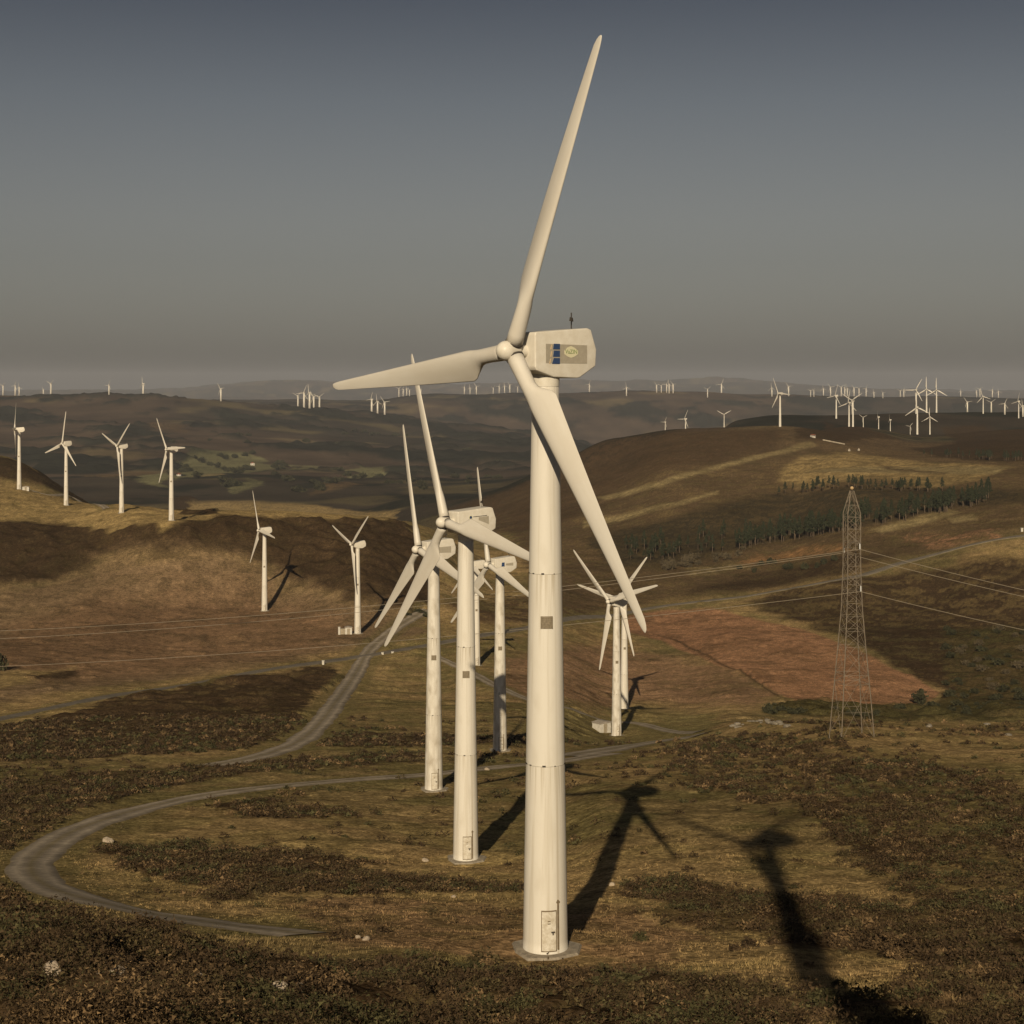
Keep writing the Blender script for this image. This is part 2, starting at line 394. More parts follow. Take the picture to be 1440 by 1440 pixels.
# (colour, soft edge in bearing units, is heather 0..1 (height, clumps), mottling 0..1, polygon)
PATCH = [
 # far left ridge and valley
 (FIELD, 3, 0, .3, [(238, 650), (270, 633), (345, 633), (360, 640), (400, 648), (352, 656), (322, 660), (285, 672), (240, 684)]),
 (PALE, 3, 0, .6, [(262, 672), (300, 662), (330, 662), (300, 676), (262, 680)]),
 (FIELD, 3, 0, .3, [(402, 648), (436, 650), (420, 656), (398, 656)]),
 (FIELD, 3, 0, .3, [(488, 655), (505, 648), (548, 645), (556, 654), (548, 661), (505, 664)]),
 (FIELD, 3, 0, .3, [(176, 668), (205, 663), (240, 676), (222, 690), (190, 682)]),
 (HILL, 6, 0, .5, [(215, 585), (275, 596), (262, 606), (205, 600)]),
 (FIELD, 3, 0, .5, [(300, 690), (345, 682), (352, 690), (310, 698)]),
 (HILL, 3, 0, .5, [(120, 668), (190, 655), (200, 664), (130, 678)]),
 (HILL, 4, 0, .5, [(420, 690), (470, 684), (500, 694), (440, 704)]),
 # left hill
 (HEA, 3, .3, .2, [(-200, 632), (0, 643), (50, 664), (100, 692), (150, 712), (100, 702), (50, 682), (0, 679), (-200, 672)]),
 (DRY, 4, 0, .3, [(-200, 676), (0, 676), (60, 690), (150, 712), (250, 715), (420, 716), (560, 726), (560, 736), (400, 732), (300, 735), (230, 748), (110, 742), (-200, 738)]),
 (HEA, 3, 1.0, .12, [(-200, 742), (0, 733), (80, 735), (160, 747), (236, 745), (300, 729), (380, 731), (470, 734), (575, 737), (600, 800), (610, 840), (590, 868), (500, 848), (440, 824), (385, 806), (330, 780), (220, 778), (150, 790), (100, 812), (0, 832), (-200, 850)]),
 ((.19, .128, .07), 8, 0, .15, [(-200, 850), (0, 834), (100, 813), (150, 790), (220, 778), (330, 779), (385, 805), (440, 823), (500, 847), (592, 868), (590, 892), (500, 912), (300, 946), (0, 990), (-200, 1000)]),
 (HEA, 3, .5, .2, [(225, 705), (260, 718), (300, 727), (250, 722)]),
 ((.20, .122, .066), 14, 0, .3, [(0, 880), (150, 840), (350, 830), (480, 870), (500, 890), (440, 915), (300, 940), (60, 960), (0, 940)]),
 (DRY, 6, 0, .3, [(-100, 985), (0, 972), (60, 955), (118, 942), (60, 946), (-100, 960)]),
 (HEA, 3, .4, .2, [(60, 950), (118, 946), (100, 953), (50, 960)]),
 # valley floor and the middle
 (HEA, 4, .7, .25, [(-150, 1050), (0, 1024), (100, 1003), (180, 978), (300, 958), (460, 938), (477, 950), (440, 992), (400, 1032), (360, 1050), (300, 1056), (200, 1062), (0, 1072), (-150, 1085)]),
 (HEA, 4, .7, .5, [(-100, 1115), (0, 1098), (80, 1092), (180, 1083), (330, 1076), (480, 1064), (600, 1056), (600, 1072), (470, 1080), (300, 1096), (170, 1122), (80, 1153), (0, 1200), (-100, 1215)]),
 (HEA, 3, .7, .3, [(440, 1050), (480, 1028), (560, 1033), (640, 1034), (740, 1040), (820, 1040), (740, 1050), (600, 1053)]),
 (HEB, 6, .1, .6, [(620, 850), (760, 835), (920, 800), (920, 835), (800, 870), (680, 880)]),
 (PINK, 10, 0, .3, [(700, 930), (860, 905), (1000, 930), (1090, 975), (1060, 990), (900, 985), (720, 985)]),
 (GRN, 10, 0, .4, [(740, 1000), (880, 990), (1010, 1000), (1000, 1030), (860, 1050), (740, 1040)]),
 # right valley: ploughed red field, scrub
 (HEA, 5, .4, .4, [(1040, 850), (1080, 836), (1150, 824), (1300, 800), (1440, 785), (1700, 780), (1700, 1012), (1440, 1008), (1335, 1008), (1325, 975), (1230, 915), (1140, 878)]),
 (SCR, 5, .4, .7, [(1330, 890), (1420, 880), (1600, 900), (1600, 1000), (1340, 1000)]),
 (RED, -2, 0, .04, [(884, 866), (940, 858), (1002, 856), (1060, 868), (1130, 884), (1220, 920), (1290, 955), (1322, 976), (1310, 988), (1240, 992), (1120, 986), (1090, 972), (1000, 930), (930, 902), (880, 890)]),
 (HEB, -1.2, .25, .35, [(905, 885), (950, 900), (1010, 928), (1060, 956), (1098, 979), (1114, 988), (1097, 981), (1058, 958), (1008, 930), (948, 902)]),
 (SCR, 4, .9, .2, [(1075, 992), (1120, 985), (1240, 992), (1320, 990), (1440, 996), (1700, 1000), (1700, 1016), (1440, 1014), (1200, 1012), (1080, 1004)]),
 # right hill
 (HILL, 10, 0, .4, [(700, 720), (860, 640), (1000, 610), (1100, 600), (1440, 600), (1800, 600), (1800, 770), (1440, 745), (1200, 805), (1000, 838), (760, 850)]),
 (HEB, 8, .1, .4, [(620, 720), (740, 680), (840, 627), (935, 609), (1000, 604), (1100, 605), (1100, 628), (1000, 655), (860, 690), (790, 740), (640, 760)]),
 (FOR, 7, .3, .4, [(820, 760), (950, 728), (1100, 692), (1190, 684), (1330, 686), (1460, 694), (1460, 708), (1330, 712), (1230, 738), (1190, 748), (1100, 764), (1000, 785), (860, 800)]),
 (HEA, 4, .1, .3, [(1120, 606), (1180, 602), (1240, 608), (1262, 616), (1190, 622), (1130, 622)]),
 (HEA, 4, .1, .3, [(1340, 605), (1390, 600), (1600, 604), (1600, 650), (1400, 650), (1300, 640), (1290, 630), (1340, 622)]),
 (PALE, -2.2, 0, .15, [(838, 699), (930, 678), (1000, 656), (1060, 641), (1140, 623), (1148, 628), (1060, 647), (1000, 662), (930, 685), (850, 704)]),
 (PALE, -2.2, 0, .15, [(820, 734), (950, 707), (1010, 690), (1010, 694), (950, 713), (820, 742)]),
 (DRY, 5, 0, .4, [(1090, 672), (1130, 642), (1200, 635), (1300, 650), (1425, 657), (1370, 674), (1310, 684), (1230, 672), (1120, 686)]),
 (PALE, -2.2, 0, .15, [(1130, 664), (1250, 655), (1420, 657), (1400, 668), (1300, 668), (1200, 666)]),
 (HEB, 4, 0, .4, [(1230, 652), (1300, 664), (1330, 668), (1260, 664)]),
 (PALE, -2.2, 0, .2, [(1222, 744), (1330, 716), (1350, 721), (1240, 749)]),
 (PALE, -2.2, 0, .2, [(1330, 728), (1370, 722), (1375, 729), (1340, 734)]),
 (ORA, 4, 0, .5, [(1040, 788), (1130, 770), (1190, 764), (1190, 773), (1130, 782), (1045, 796)]),
 (RED, 5, 0, .7, [(1270, 756), (1310, 750), (1400, 746), (1400, 758), (1300, 768)]),
 (PALE, 3, 0, .6, [(960, 800), (1040, 792), (1060, 800), (980, 812)]),
 (HEA, 5, .2, .4, [(960, 838), (1040, 812), (1190, 778), (1260, 778), (1180, 806), (1060, 826)]),
 # near slope
 (HEA, 5, .8, .78, [(930, 1052), (1000, 1036), (1100, 1037), (1200, 1052), (1300, 1070), (1440, 1108), (1700, 1150), (1700, 1400), (1440, 1345), (1340, 1300), (1290, 1262), (1220, 1235), (1180, 1185), (1120, 1132), (1020, 1122), (955, 1108)]),
 (GRN, 8, 0, .5, [(1170, 1110), (1230, 1095), (1250, 1110), (1190, 1130)]),
 (HEB, 6, .55, .5, [(880, 1246), (930, 1236), (1010, 1246), (1100, 1262), (1200, 1272), (1330, 1292), (1440, 1322), (1600, 1360), (1600, 1400), (1440, 1384), (1250, 1340), (1130, 1345), (1060, 1312), (950, 1292), (885, 1266)]),
 (HEA, 4, .9, .35, [(150, 1192), (250, 1184), (330, 1190), (420, 1196), (520, 1217), (600, 1237), (735, 1246), (735, 1261), (560, 1256), (400, 1258), (300, 1262), (200, 1228), (140, 1206)]),
 (HEA, 4, 1.0, .12, [(1282, 1266), (1330, 1274), (1400, 1296), (1470, 1326), (1470, 1352), (1380, 1326), (1310, 1290)]),  # dark heather clumps; their colour also stands in for a soft cast shadow
 (HEA, 3, .8, .3, [(300, 1133), (370, 1127), (440, 1133), (515, 1148), (420, 1150), (330, 1146)]),
 (BRN, 10, 0, .4, [(380, 1262), (560, 1266), (720, 1270), (900, 1280), (1000, 1330), (900, 1370), (640, 1345), (500, 1335), (420, 1300)]),
 (HEA, 5, .9, .5, [(-200, 1278), (0, 1281), (150, 1304), (240, 1324), (330, 1350), (480, 1360), (600, 1362), (700, 1376), (800, 1384), (860, 1398), (960, 1388), (1010, 1400), (1010, 1640), (-200, 1640)]),
 (HEB, 7, .22, .8, [(960, 1402), (1060, 1396), (1130, 1412), (1200, 1396), (1300, 1376), (1440, 1366), (1800, 1380), (1800, 1640), (960, 1640)]),
]
PATCHW = []
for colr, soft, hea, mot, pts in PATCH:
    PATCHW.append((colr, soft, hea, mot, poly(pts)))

def cover(X, Y):
    """albedo and heather share of the ground at points of the world"""
    n = len(X)
    wf = sst(150, 600, Y); wff = sst(900, 2500, Y)
    jx = (vn(X, Y, 3.0, 21) - .5) * 2.4 + (vn(X, Y, 0.8, 22) - .5) * 0.9 + wf * (vn(X, Y, 12, 23) - .5) * 7 + wff * (vn(X, Y, 90, 24) - .5) * 60
    jy = (vn(X, Y, 5.0, 31) - .5) * 6 + (vn(X, Y, 1.1, 32) - .5) * 2.0 + wf * (vn(X, Y, 14, 33) - .5) * 12 + wff * (vn(X, Y, 110, 34) - .5) * 150
    Yj = np.maximum(Y + jy * np.clip(Y / 90, .3, 1), 20.0); Xj = X + jx
    u = 720 + F * Xj / Yj; v = KV * np.log(Yj)
    Y0 = np.maximum(Y, 20.0); u0 = 720 + F * X / Y0; v0 = KV * np.log(Y0)
    big = fbm(X, Y * .7, 38, 41, 3); mid = fbm(X, Y, 7.5, 42, 3); fine = fbm(X, Y, 1.7, 43, 2)
    huge = fbm(X, Y, 260, 44, 4)
    c = lambda t: np.array(t, np.float32)[None, :]
    k = (sst(.36, .66, big) * (.85 + .15 * sst(250, 450, Y)))[:, None]; g = sst(.4, .62, mid)[:, None]
    colr = c(GRN) * (1 - k) + c(DRY) * k
    colr = colr * (1 - .42 * g) + c(BRN) * (.42 * g)
    # the far country is dull heath with darker woods
    w1 = fbm(X, Y, 150, 45, 4, .6); w2 = fbm(X, Y, 900, 46, 3)
    wood = sst(.50, .58, .6 * w1 + .4 * huge)
    hk = wood[:, None]; fw = sst(1150, 1500, Y)[:, None]
    heath = c((0.074, 0.053, 0.036)) * (1 - sst(.42, .6, w2)[:, None]) + c((0.046, 0.037, 0.026)) * sst(.42, .6, w2)[:, None]
    heath = heath + c((0.05, 0.04, 0.015)) * sst(.62, .72, fbm(X, Y, 220, 47, 3))[:, None]
    farc = heath * (1 - hk) + c((0.022, 0.022, 0.015)) * hk
    colr = colr * (1 - fw) + farc * fw
    hea = (wood * sst(2400, 2700, Y)).astype(np.float32)
    mixn = np.clip(0.55 * mid + 0.45 * fine, 0, 1)
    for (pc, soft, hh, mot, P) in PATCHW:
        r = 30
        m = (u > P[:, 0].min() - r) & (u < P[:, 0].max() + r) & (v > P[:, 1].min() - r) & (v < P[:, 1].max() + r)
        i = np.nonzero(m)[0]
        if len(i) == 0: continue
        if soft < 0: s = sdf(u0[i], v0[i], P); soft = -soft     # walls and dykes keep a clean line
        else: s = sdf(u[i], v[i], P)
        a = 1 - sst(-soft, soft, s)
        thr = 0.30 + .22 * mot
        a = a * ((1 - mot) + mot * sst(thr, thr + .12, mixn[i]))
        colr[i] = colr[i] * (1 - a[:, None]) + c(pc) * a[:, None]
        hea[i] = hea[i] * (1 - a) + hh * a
    # tussocks and single gorse bushes scattered over the grass
    near = 1 - sst(180, 320, Y); midd = sst(160, 300, Y) * (1 - sst(1400, 2200, Y))
    dens = fbm(X, Y, 16, 53, 3)
    sp1 = sst(.68, .78, vn(X * .6, Y, 1.1, 54) * .7 + dens * .45) * near
    sp2 = sst(.66, .78, vn(X * .6, Y, 4.2, 55) * .7 + dens * .45) * midd
    sp3 = sst(.58, .66, fbm(X * .5, Y, 18, 56, 3)) * midd
    sp = np.clip(sp1 * .2 + sp2 * .3 + sp3 * .14, 0, .6)
    colr = colr * (1 - sp[:, None]) + c((0.06, 0.042, 0.02)) * sp[:, None]
    hea = np.maximum(hea, np.clip(.3 * sp2 + .05 * sp1, 0, 1) * (Y < 1500))
    # natural unevenness of every sward
    tone = (0.66 + .68 * fine) * (0.74 + .52 * mid) * (0.78 + .44 * big)
    streak = vn(X * .35, Y, 2.2, 51)
    tone *= 0.88 + .24 * streak
    tone = tone * (1 - wff) + wff * (0.55 + .9 * fbm(X, Y, 70, 52, 3))
    colr = colr * tone[:, None]
    return np.clip(colr, 0, 1), hea

# ------------------------------------------------------------------ ground sheet
yr = np.concatenate([np.linspace(-55, 22, 40, endpoint=False), np.geomspace(22 + 60, 430 + 60, 760, endpoint=False) - 60,
                     np.geomspace(430, 2300, 420, endpoint=False), np.geomspace(2300, 7200, 240, endpoint=False), np.geomspace(7200, 24000, 70)])
sc_ = np.concatenate([-np.geomspace(1.5, .335, 45, endpoint=False), np.linspace(-.335, .335, 1060), np.geomspace(.335, 1.5, 46)[1:]])
NR, NC = len(yr), len(sc_)
gX = (sc_[None, :] * (yr[:, None] + 60)).ravel(); gY = np.repeat(yr, NC)
rf = road_field(gX, gY)
gZ = ground(gX, gY, rf)
col, hea = cover(gX, gY)
off = sst(-.6, 1.2, rf); padw = np.ones_like(gX)
for (x, y, _) in PADS: padw *= sst(2.4, 4.5, np.hypot(gX - x, gY - y))
hea = hea * off * padw
relief = (1 - sst(300, 420, gY)) * hea * (0.12 + .75 * np.clip(fbm(gX, gY, 1.9, 61, 3) * 1.6 - .4, 0, 1)) * .55
relief += (1 - sst(56, 72, gY)) * hea * .75 * np.clip(fbm(gX, gY, 2.8, 66, 3) * 2.2 - .75, 0, 1)
relief += sst(1500, 2000, gY) * (1 - sst(5500, 7000, gY)) * hea * 11 * np.clip(fbm(gX, gY, 48, 63, 3) * 1.8 - .45, 0, 1)
relief += sst(250, 420, gY) * (1 - sst(1100, 1600, gY)) * hea * 2.3 * np.clip(fbm(gX, gY, 7.5, 62, 2) * 2.0 - .65, 0, 1)
gZ = gZ + relief
# verges of the tracks are greener and darker
vg = (1 - sst(.3, 2.6, np.abs(rf - .9)))[:, None] * .5
col = col * (1 - vg) + np.array((.15, .125, .05), np.float32)[None] * vg

def mesh_np(name, verts, faces, material, smooth=True):
    me = bpy.data.meshes.new(name)
    nv, nf, k = len(verts), len(faces), faces.shape[1]
    me.vertices.add(nv); me.vertices.foreach_set('co', np.asarray(verts, np.float32).ravel())
    me.loops.add(nf * k); me.loops.foreach_set('vertex_index', np.asarray(faces, np.int32).ravel())
    me.polygons.add(nf); me.polygons.foreach_set('loop_start', np.arange(0, nf * k, k, dtype=np.int32))
    me.polygons.foreach_set('loop_total', np.full(nf, k, np.int32))
    me.polygons.foreach_set('use_smooth', np.full(nf, smooth, bool))
    me.materials.append(material)
    me.update(calc_edges=True)
    return me
def set_col(me, c):
    a = me.attributes.new('tint', 'FLOAT_COLOR', 'POINT')
    a.data.foreach_set('color', np.hstack([c, np.ones((len(c), 1))]).astype(np.float32).ravel())

def ground_mat():
    m, nt, b = nodes_of('moorland')
    b.inputs['Roughness'].default_value = 1.0; b.inputs['Specular IOR Level'].default_value = 0.0
    at = nt.nodes.new('ShaderNodeAttribute'); at.attribute_name = 'tint'
    tc = nt.nodes.new('ShaderNodeTexCoord')
    prev = at.outputs['Color']
    for sc, lo, hi in ((2.6, .45, 1.5), (0.8, .68, 1.32), (9.0, .72, 1.28)):
        n = nt.nodes.new('ShaderNodeTexNoise'); n.inputs['Scale'].default_value = sc; n.inputs['Detail'].default_value = 5
        nt.links.new(tc.outputs['Object'], n.inputs['Vector'])
        r = nt.nodes.new('ShaderNodeMapRange'); r.inputs['From Min'].default_value = .3; r.inputs['From Max'].default_value = .7
        r.inputs['To Min'].default_value = lo; r.inputs['To Max'].default_value = hi
        nt.links.new(n.outputs['Fac'], r.inputs['Value'])
        mx = nt.nodes.new('ShaderNodeMix'); mx.data_type = 'RGBA'; mx.blend_type = 'MULTIPLY'; mx.inputs['Factor'].default_value = 1
        nt.links.new(prev, mx.inputs['A']); nt.links.new(r.outputs[0], mx.inputs['B'])
        prev = mx.outputs['Result']
    nt.links.new(prev, b.inputs['Base Color'])
    n = nt.nodes.new('ShaderNodeTexNoise'); n.inputs['Scale'].default_value = 3.0; n.inputs['Detail'].default_value = 6
    nt.links.new(tc.outputs['Object'], n.inputs['Vector'])
    bp = nt.nodes.new('ShaderNodeBump'); bp.inputs['Strength'].default_value = .6; bp.inputs['Distance'].default_value = .25
    nt.links.new(n.outputs['Fac'], bp.inputs['Height']); nt.links.new(bp.outputs['Normal'], b.inputs['Normal'])
    return m
M['ground'] = ground_mat()
ii = (np.arange(NR - 1)[:, None] * NC + np.arange(NC - 1)[None, :]).ravel()
faces = np.stack([ii, ii + 1, ii + NC + 1, ii + NC], 1)
me = mesh_np('ground', np.stack([gX, gY, gZ], 1), faces, M['ground'])
set_col(me, col)
def link(name, me, parent=None, **props):
    o = bpy.data.objects.new(name, me); C.objects.link(o)
    if parent is not None: o.parent = parent
    for k, v in props.items(): o[k] = v
    return o
link('ground', me, kind='structure')

# ------------------------------------------------------------------ roads
def gravel_mat(name, c1, c2):
    m, nt, b = nodes_of(name)
    b.inputs['Roughness'].default_value = 1.0; b.inputs['Specular IOR Level'].default_value = 0.05
    at = nt.nodes.new('ShaderNodeAttribute'); at.attribute_name = 'tint'
    tc = nt.nodes.new('ShaderNodeTexCoord')
    n = nt.nodes.new('ShaderNodeTexNoise'); n.inputs['Scale'].default_value = 1.3; n.inputs['Detail'].default_value = 8; n.inputs['Roughness'].default_value = .7
    nt.links.new(tc.outputs['Object'], n.inputs['Vector'])
    r = nt.nodes.new('ShaderNodeMapRange'); r.inputs['From Min'].default_value = .3; r.inputs['From Max'].default_value = .7
    r.inputs['To Min'].default_value = .65; r.inputs['To Max'].default_value = 1.3
    nt.links.new(n.outputs['Fac'], r.inputs['Value'])
    mx = nt.nodes.new('ShaderNodeMix'); mx.data_type = 'RGBA'; mx.blend_type = 'MULTIPLY'; mx.inputs['Factor'].default_value = 1
    nt.links.new(at.outputs['Color'], mx.inputs['A']); nt.links.new(r.outputs[0], mx.inputs['B'])
    nt.links.new(mx.outputs['Result'], b.inputs['Base Color'])
    return m
M['gravel'] = gravel_mat('track_gravel', 0, 0)
lift_i = 0
for name, (P, hw, kind) in ROADS.items():
    lift_i += 1
    T = np.gradient(P, axis=0); T /= np.linalg.norm(T, axis=1)[:, None]
    N = np.stack([T[:, 1], -T[:, 0]], 1)
    offs = np.linspace(-1, 1, 9)
    wob = hw * (1 + .3 * (vn(P[:, 0], P[:, 1], 4.0, 71) - .5) + .1 * (vn(P[:, 0], P[:, 1], 1.3, 72) - .5))
    x = P[:, 0, None] + N[:, 0, None] * offs[None] * wob[:, None]; y = P[:, 1, None] + N[:, 1, None] * offs[None] * wob[:, None]
    z = ground(x.ravel(), y.ravel()).reshape(x.shape)
    edge = 1 - np.abs(offs) ** 6
    z = z + (0.06 + .004 * lift_i + np.maximum(P[:, 1, None] - 120, 0) * 4e-4) * edge[None] - .05 * (1 - edge[None])
    base = np.array((.29, .24, .178) if kind == 'gravel' else (.15, .128, .1))
    rut = np.exp(-((np.abs(offs) - .45) / .16) ** 2)
    if kind == 'gravel':
        cc = base[None] * (0.72 + .5 * rut)[:, None]
        cc[4] = np.array((.2, .16, .095)); cc[0] = cc[-1] = np.array((.16, .12, .06))
    else:
        cc = np.repeat(base[None], 9, 0); cc[0] = cc[-1] = np.array((.19, .15, .085))
    cc = np.repeat(cc[None], len(P), 0) * (.8 + .4 * vn(x, y, 2.5, 73))[:, :, None]
    n9 = 9
    ii = (np.arange(len(P) - 1)[:, None] * n9 + np.arange(n9 - 1)[None, :]).ravel()
    fc = np.stack([ii, ii + n9, ii + n9 + 1, ii + 1], 1)
    me = mesh_np(name, np.stack([x.ravel(), y.ravel(), z.ravel()], 1), fc, M['gravel'])
    set_col(me, cc.reshape(-1, 3))
    link(name, me, kind='structure')

# ------------------------------------------------------------------ plants that nobody could count
def clump_mesh(name, X, Y, Z, size, nblade, colr, spread, width, mats, upright=.8, dome=True):
    """every plant: nblade leaf-sized triangles, on a low dome (heather) or fanning out of its foot (grass)"""
    n = len(X)
    k = nblade
    a = rng.uniform(0, 2 * PI, (n, k)); rr = np.sqrt(rng.uniform(0, 1, (n, k))) * spread
    s = size[:, None]
    w = (width * Y[:, None] if dome else width * s) * rng.uniform(.5, 1.5, (n, k))
    v = np.empty((n, k, 3, 3), np.float32)
    if dome:
        cx = X[:, None] + np.cos(a) * rr * s; cy = Y[:, None] + np.sin(a) * rr * s
        cz = Z[:, None] + s * upright * np.sqrt(np.maximum(0, 1 - (rr / spread) ** 2 * .95)) * rng.uniform(.35, 1.05, (n, k))
        for q in range(3):
            d = rng.normal(0, 1, (n, k, 3)); d[..., 2] = d[..., 2] * .8 + (.5 if q == 2 else -.2)
            v[..., q, 0] = cx + d[..., 0] * w; v[..., q, 1] = cy + d[..., 1] * w; v[..., q, 2] = cz + d[..., 2] * w
    else:
        bx = X[:, None] + np.cos(a) * rr * s * .8; by = Y[:, None] + np.sin(a) * rr * s * .8
        top = s * rng.uniform(.5, 1.1, (n, k)) * upright
        ph = rng.uniform(0, PI, (n, k))
        v[..., 0, 0] = bx - np.cos(ph) * w; v[..., 0, 1] = by - np.sin(ph) * w; v[..., 0, 2] = Z[:, None] - .02
        v[..., 1, 0] = bx + np.cos(ph) * w; v[..., 1, 1] = by + np.sin(ph) * w; v[..., 1, 2] = Z[:, None] - .02
        v[..., 2, 0] = bx + rng.normal(0, .6, (n, k)) * s; v[..., 2, 1] = by + rng.normal(0, .6, (n, k)) * s; v[..., 2, 2] = Z[:, None] + top
    f = np.arange(n * k * 3).reshape(-1, 3)
    me = mesh_np(name, v.reshape(-1, 3), f, mats, smooth=False)
    cl = colr[:, None, :] * rng.uniform(.55, 1.5, (n, k, 1))
    set_col(me, np.repeat(cl.reshape(-1, 3), 3, 0).clip(0, 1))
    return me
def leaf_mat(name):
    m, nt, b = nodes_of(name)
    b.inputs['Roughness'].default_value = .9; b.inputs['Specular IOR Level'].default_value = .1
    at = nt.nodes.new('ShaderNodeAttribute'); at.attribute_name = 'tint'
    nt.links.new(at.outputs['Color'], b.inputs['Base Color'])
    return m
M['leaf'] = leaf_mat('heath_leaf')

def scatter(n, y0, y1, umax=.36):
    Y = np.exp(rng.uniform(math.log(y0), math.log(y1), n)); 
    X = rng.uniform(-umax, umax, n) * Y
    return X, Y
def grid_extra(X, Y):
    r = road_field(X, Y); z = ground(X, Y, r); cl, he = cover(X, Y)
    z = z + (1 - sst(56, 72, Y)) * he * .75 * np.clip(fbm(X, Y, 2.8, 66, 3) * 2.2 - .75, 0, 1)
    o = sst(-.3, 1.0, r)
    p = np.ones_like(X)
    for (x, y, _) in PADS: p *= sst(1.9, 3.2, np.hypot(X - x, Y - y))
    return z, cl, he * o * p, o * p

def heath_tint(X, Y):
    t = rng.uniform(0, 1, (len(X), 1)); p = vn(X, Y, 2.2, 82)[:, None]; q = vn(X, Y, 5.0, 85)[:, None]
    c = np.where(t < .6, np.array([.052, .034, .018]), np.array([.066, .05, .023]))
    c = np.where((q > .6) & (t > .35), np.array([.056, .05, .022]), c)
    c = np.where((p > .66) & (t > .6), np.array([.13, .085, .042]), c)
    return c * rng.uniform(.75, 1.3, (len(X), 1))
X, Y = scatter(30000, 24, 92)
Z, cl, he, o = grid_extra(X, Y)
keep = rng.uniform(0, 1, len(X)) < he * (.06 + 1.2 * sst(.42, .6, fbm(X, Y, 2.6, 81, 2)))
X, Y, Z = X[keep], Y[keep], Z[keep]
sz = (rng.uniform(.25, .6, len(X)) + .55 * rng.uniform(0, 1, len(X)) ** 6) * (0.4 + 1.2 * fbm(X, Y, 4, 83, 2))
print('near heather', len(X))
link('heather', clump_mesh('heather', X, Y, Z, sz, 170, heath_tint(X, Y), .95, .0008, M['leaf'], .95), kind='stuff', label='dark heather and dry gorse covering the slope in the foreground')

X, Y = scatter(60000, 88, 330)
Z, cl, he, o = grid_extra(X, Y)
keep = rng.uniform(0, 1, len(X)) < he * .95
X, Y, Z = X[keep], Y[keep], Z[keep]
sz = rng.uniform(.3, .75, len(X))
print('mid heather', len(X))
link('moor_heather', clump_mesh('moor_heather', X, Y, Z, sz, 50, heath_tint(X, Y), .95, .0005, M['leaf'], .9), kind='stuff', label='dark heather patches on the lower slope and round the tracks')

X, Y = scatter(80000, 26, 150)
Z, cl, he, o = grid_extra(X, Y)
keep = (rng.uniform(0, 1, len(X)) < o * (1 - .5 * he) * .8)
X, Y, Z, cl = X[keep], Y[keep], Z[keep], cl[keep]
sz = rng.uniform(.05, .15, len(X)) * (0.4 + 1.2 * fbm(X, Y, 5, 84, 2))
link('moor_grass', clump_mesh('moor_grass', X, Y, Z, sz, 9, np.clip(cl * rng.uniform(.85, 1.2, (len(X), 1)), 0, .6), 1.6, .1, M['leaf'], 1.0, False), kind='stuff', label='short dry grass on the near slope')

# ------------------------------------------------------------------ small mesh helpers
def bm_mesh(name, bm, material, smooth=False):
    me = bpy.data.meshes.new(name); bm.to_mesh(me); bm.free()
    for m in (material if isinstance(material, (list, tuple)) else [material]): me.materials.append(m)
    if smooth:
        for p in me.polygons: p.use_smooth = True
    return me
def add_lathe(bm, prof, seg=32, axis='z', cap=True):
    rings = []
    for (h, r) in prof:
        ring = []
        for k in range(seg):
            a = 2 * PI * k / seg
            p = (r * math.cos(a), r * math.sin(a), h)
            if axis == 'x': p = (h, r * math.cos(a), r * math.sin(a))
            ring.append(bm.verts.new(p))
        rings.append(ring)
    for r0, r1 in zip(rings[:-1], rings[1:]):
        for k in range(seg):
            f = bm.faces.new((r0[k], r0[(k + 1) % seg], r1[(k + 1) % seg], r1[k])); f.smooth = True
    if cap:
        bm.faces.new(rings[0][::-1]); bm.faces.new(rings[-1])
def add_bar(bm, a, b, w, w2=None):
    a = Vector(a); b = Vector(b); d = (b - a).normalized()
    s = d.cross(Vector((0, 0, 1)))
    if s.length < 1e-3: s = Vector((1, 0, 0))
    s.normalize(); t = d.cross(s).normalized()
    w2 = w if w2 is None else w2
    q = []
    for p, ww in ((a, w), (b, w2)):
        q.append([bm.verts.new(p + s * ww * i + t * ww * j) for i, j in ((-1, -1), (1, -1), (1, 1), (-1, 1))])
    for k in range(4): bm.faces.new((q[0][k], q[0][(k + 1) % 4], q[1][(k + 1) % 4], q[1][k]))
    bm.faces.new(q[0][::-1]); bm.faces.new(q[1])
def add_box(bm, lo, hi):
    v = [bm.verts.new((x, y, z)) for z in (lo[2], hi[2]) for x, y in ((lo[0], lo[1]), (hi[0], lo[1]), (hi[0], hi[1]), (lo[0], hi[1]))]
    for f in ((3, 2, 1, 0), (4, 5, 6, 7), (0, 1, 5, 4), (1, 2, 6, 5), (2, 3, 7, 6), (3, 0, 4, 7)): bm.faces.new([v[i] for i in f])
def add_prism(bm, pts, y0, y1):
    """polygon in xz extruded along y"""
    a = [bm.verts.new((x, y0, z)) for x, z in pts]; b = [bm.verts.new((x, y1, z)) for x, z in pts]
    n = len(pts)
    bm.faces.new(a); bm.faces.new(b[::-1])
    for k in range(n): bm.faces.new((a[k], b[k], b[(k + 1) % n], a[(k + 1) % n]))
    bmesh.ops.recalc_face_normals(bm, faces=bm.faces)
def rad(z): return 1.13 + (0.67 - 1.13) * z / (HH - 1.2)
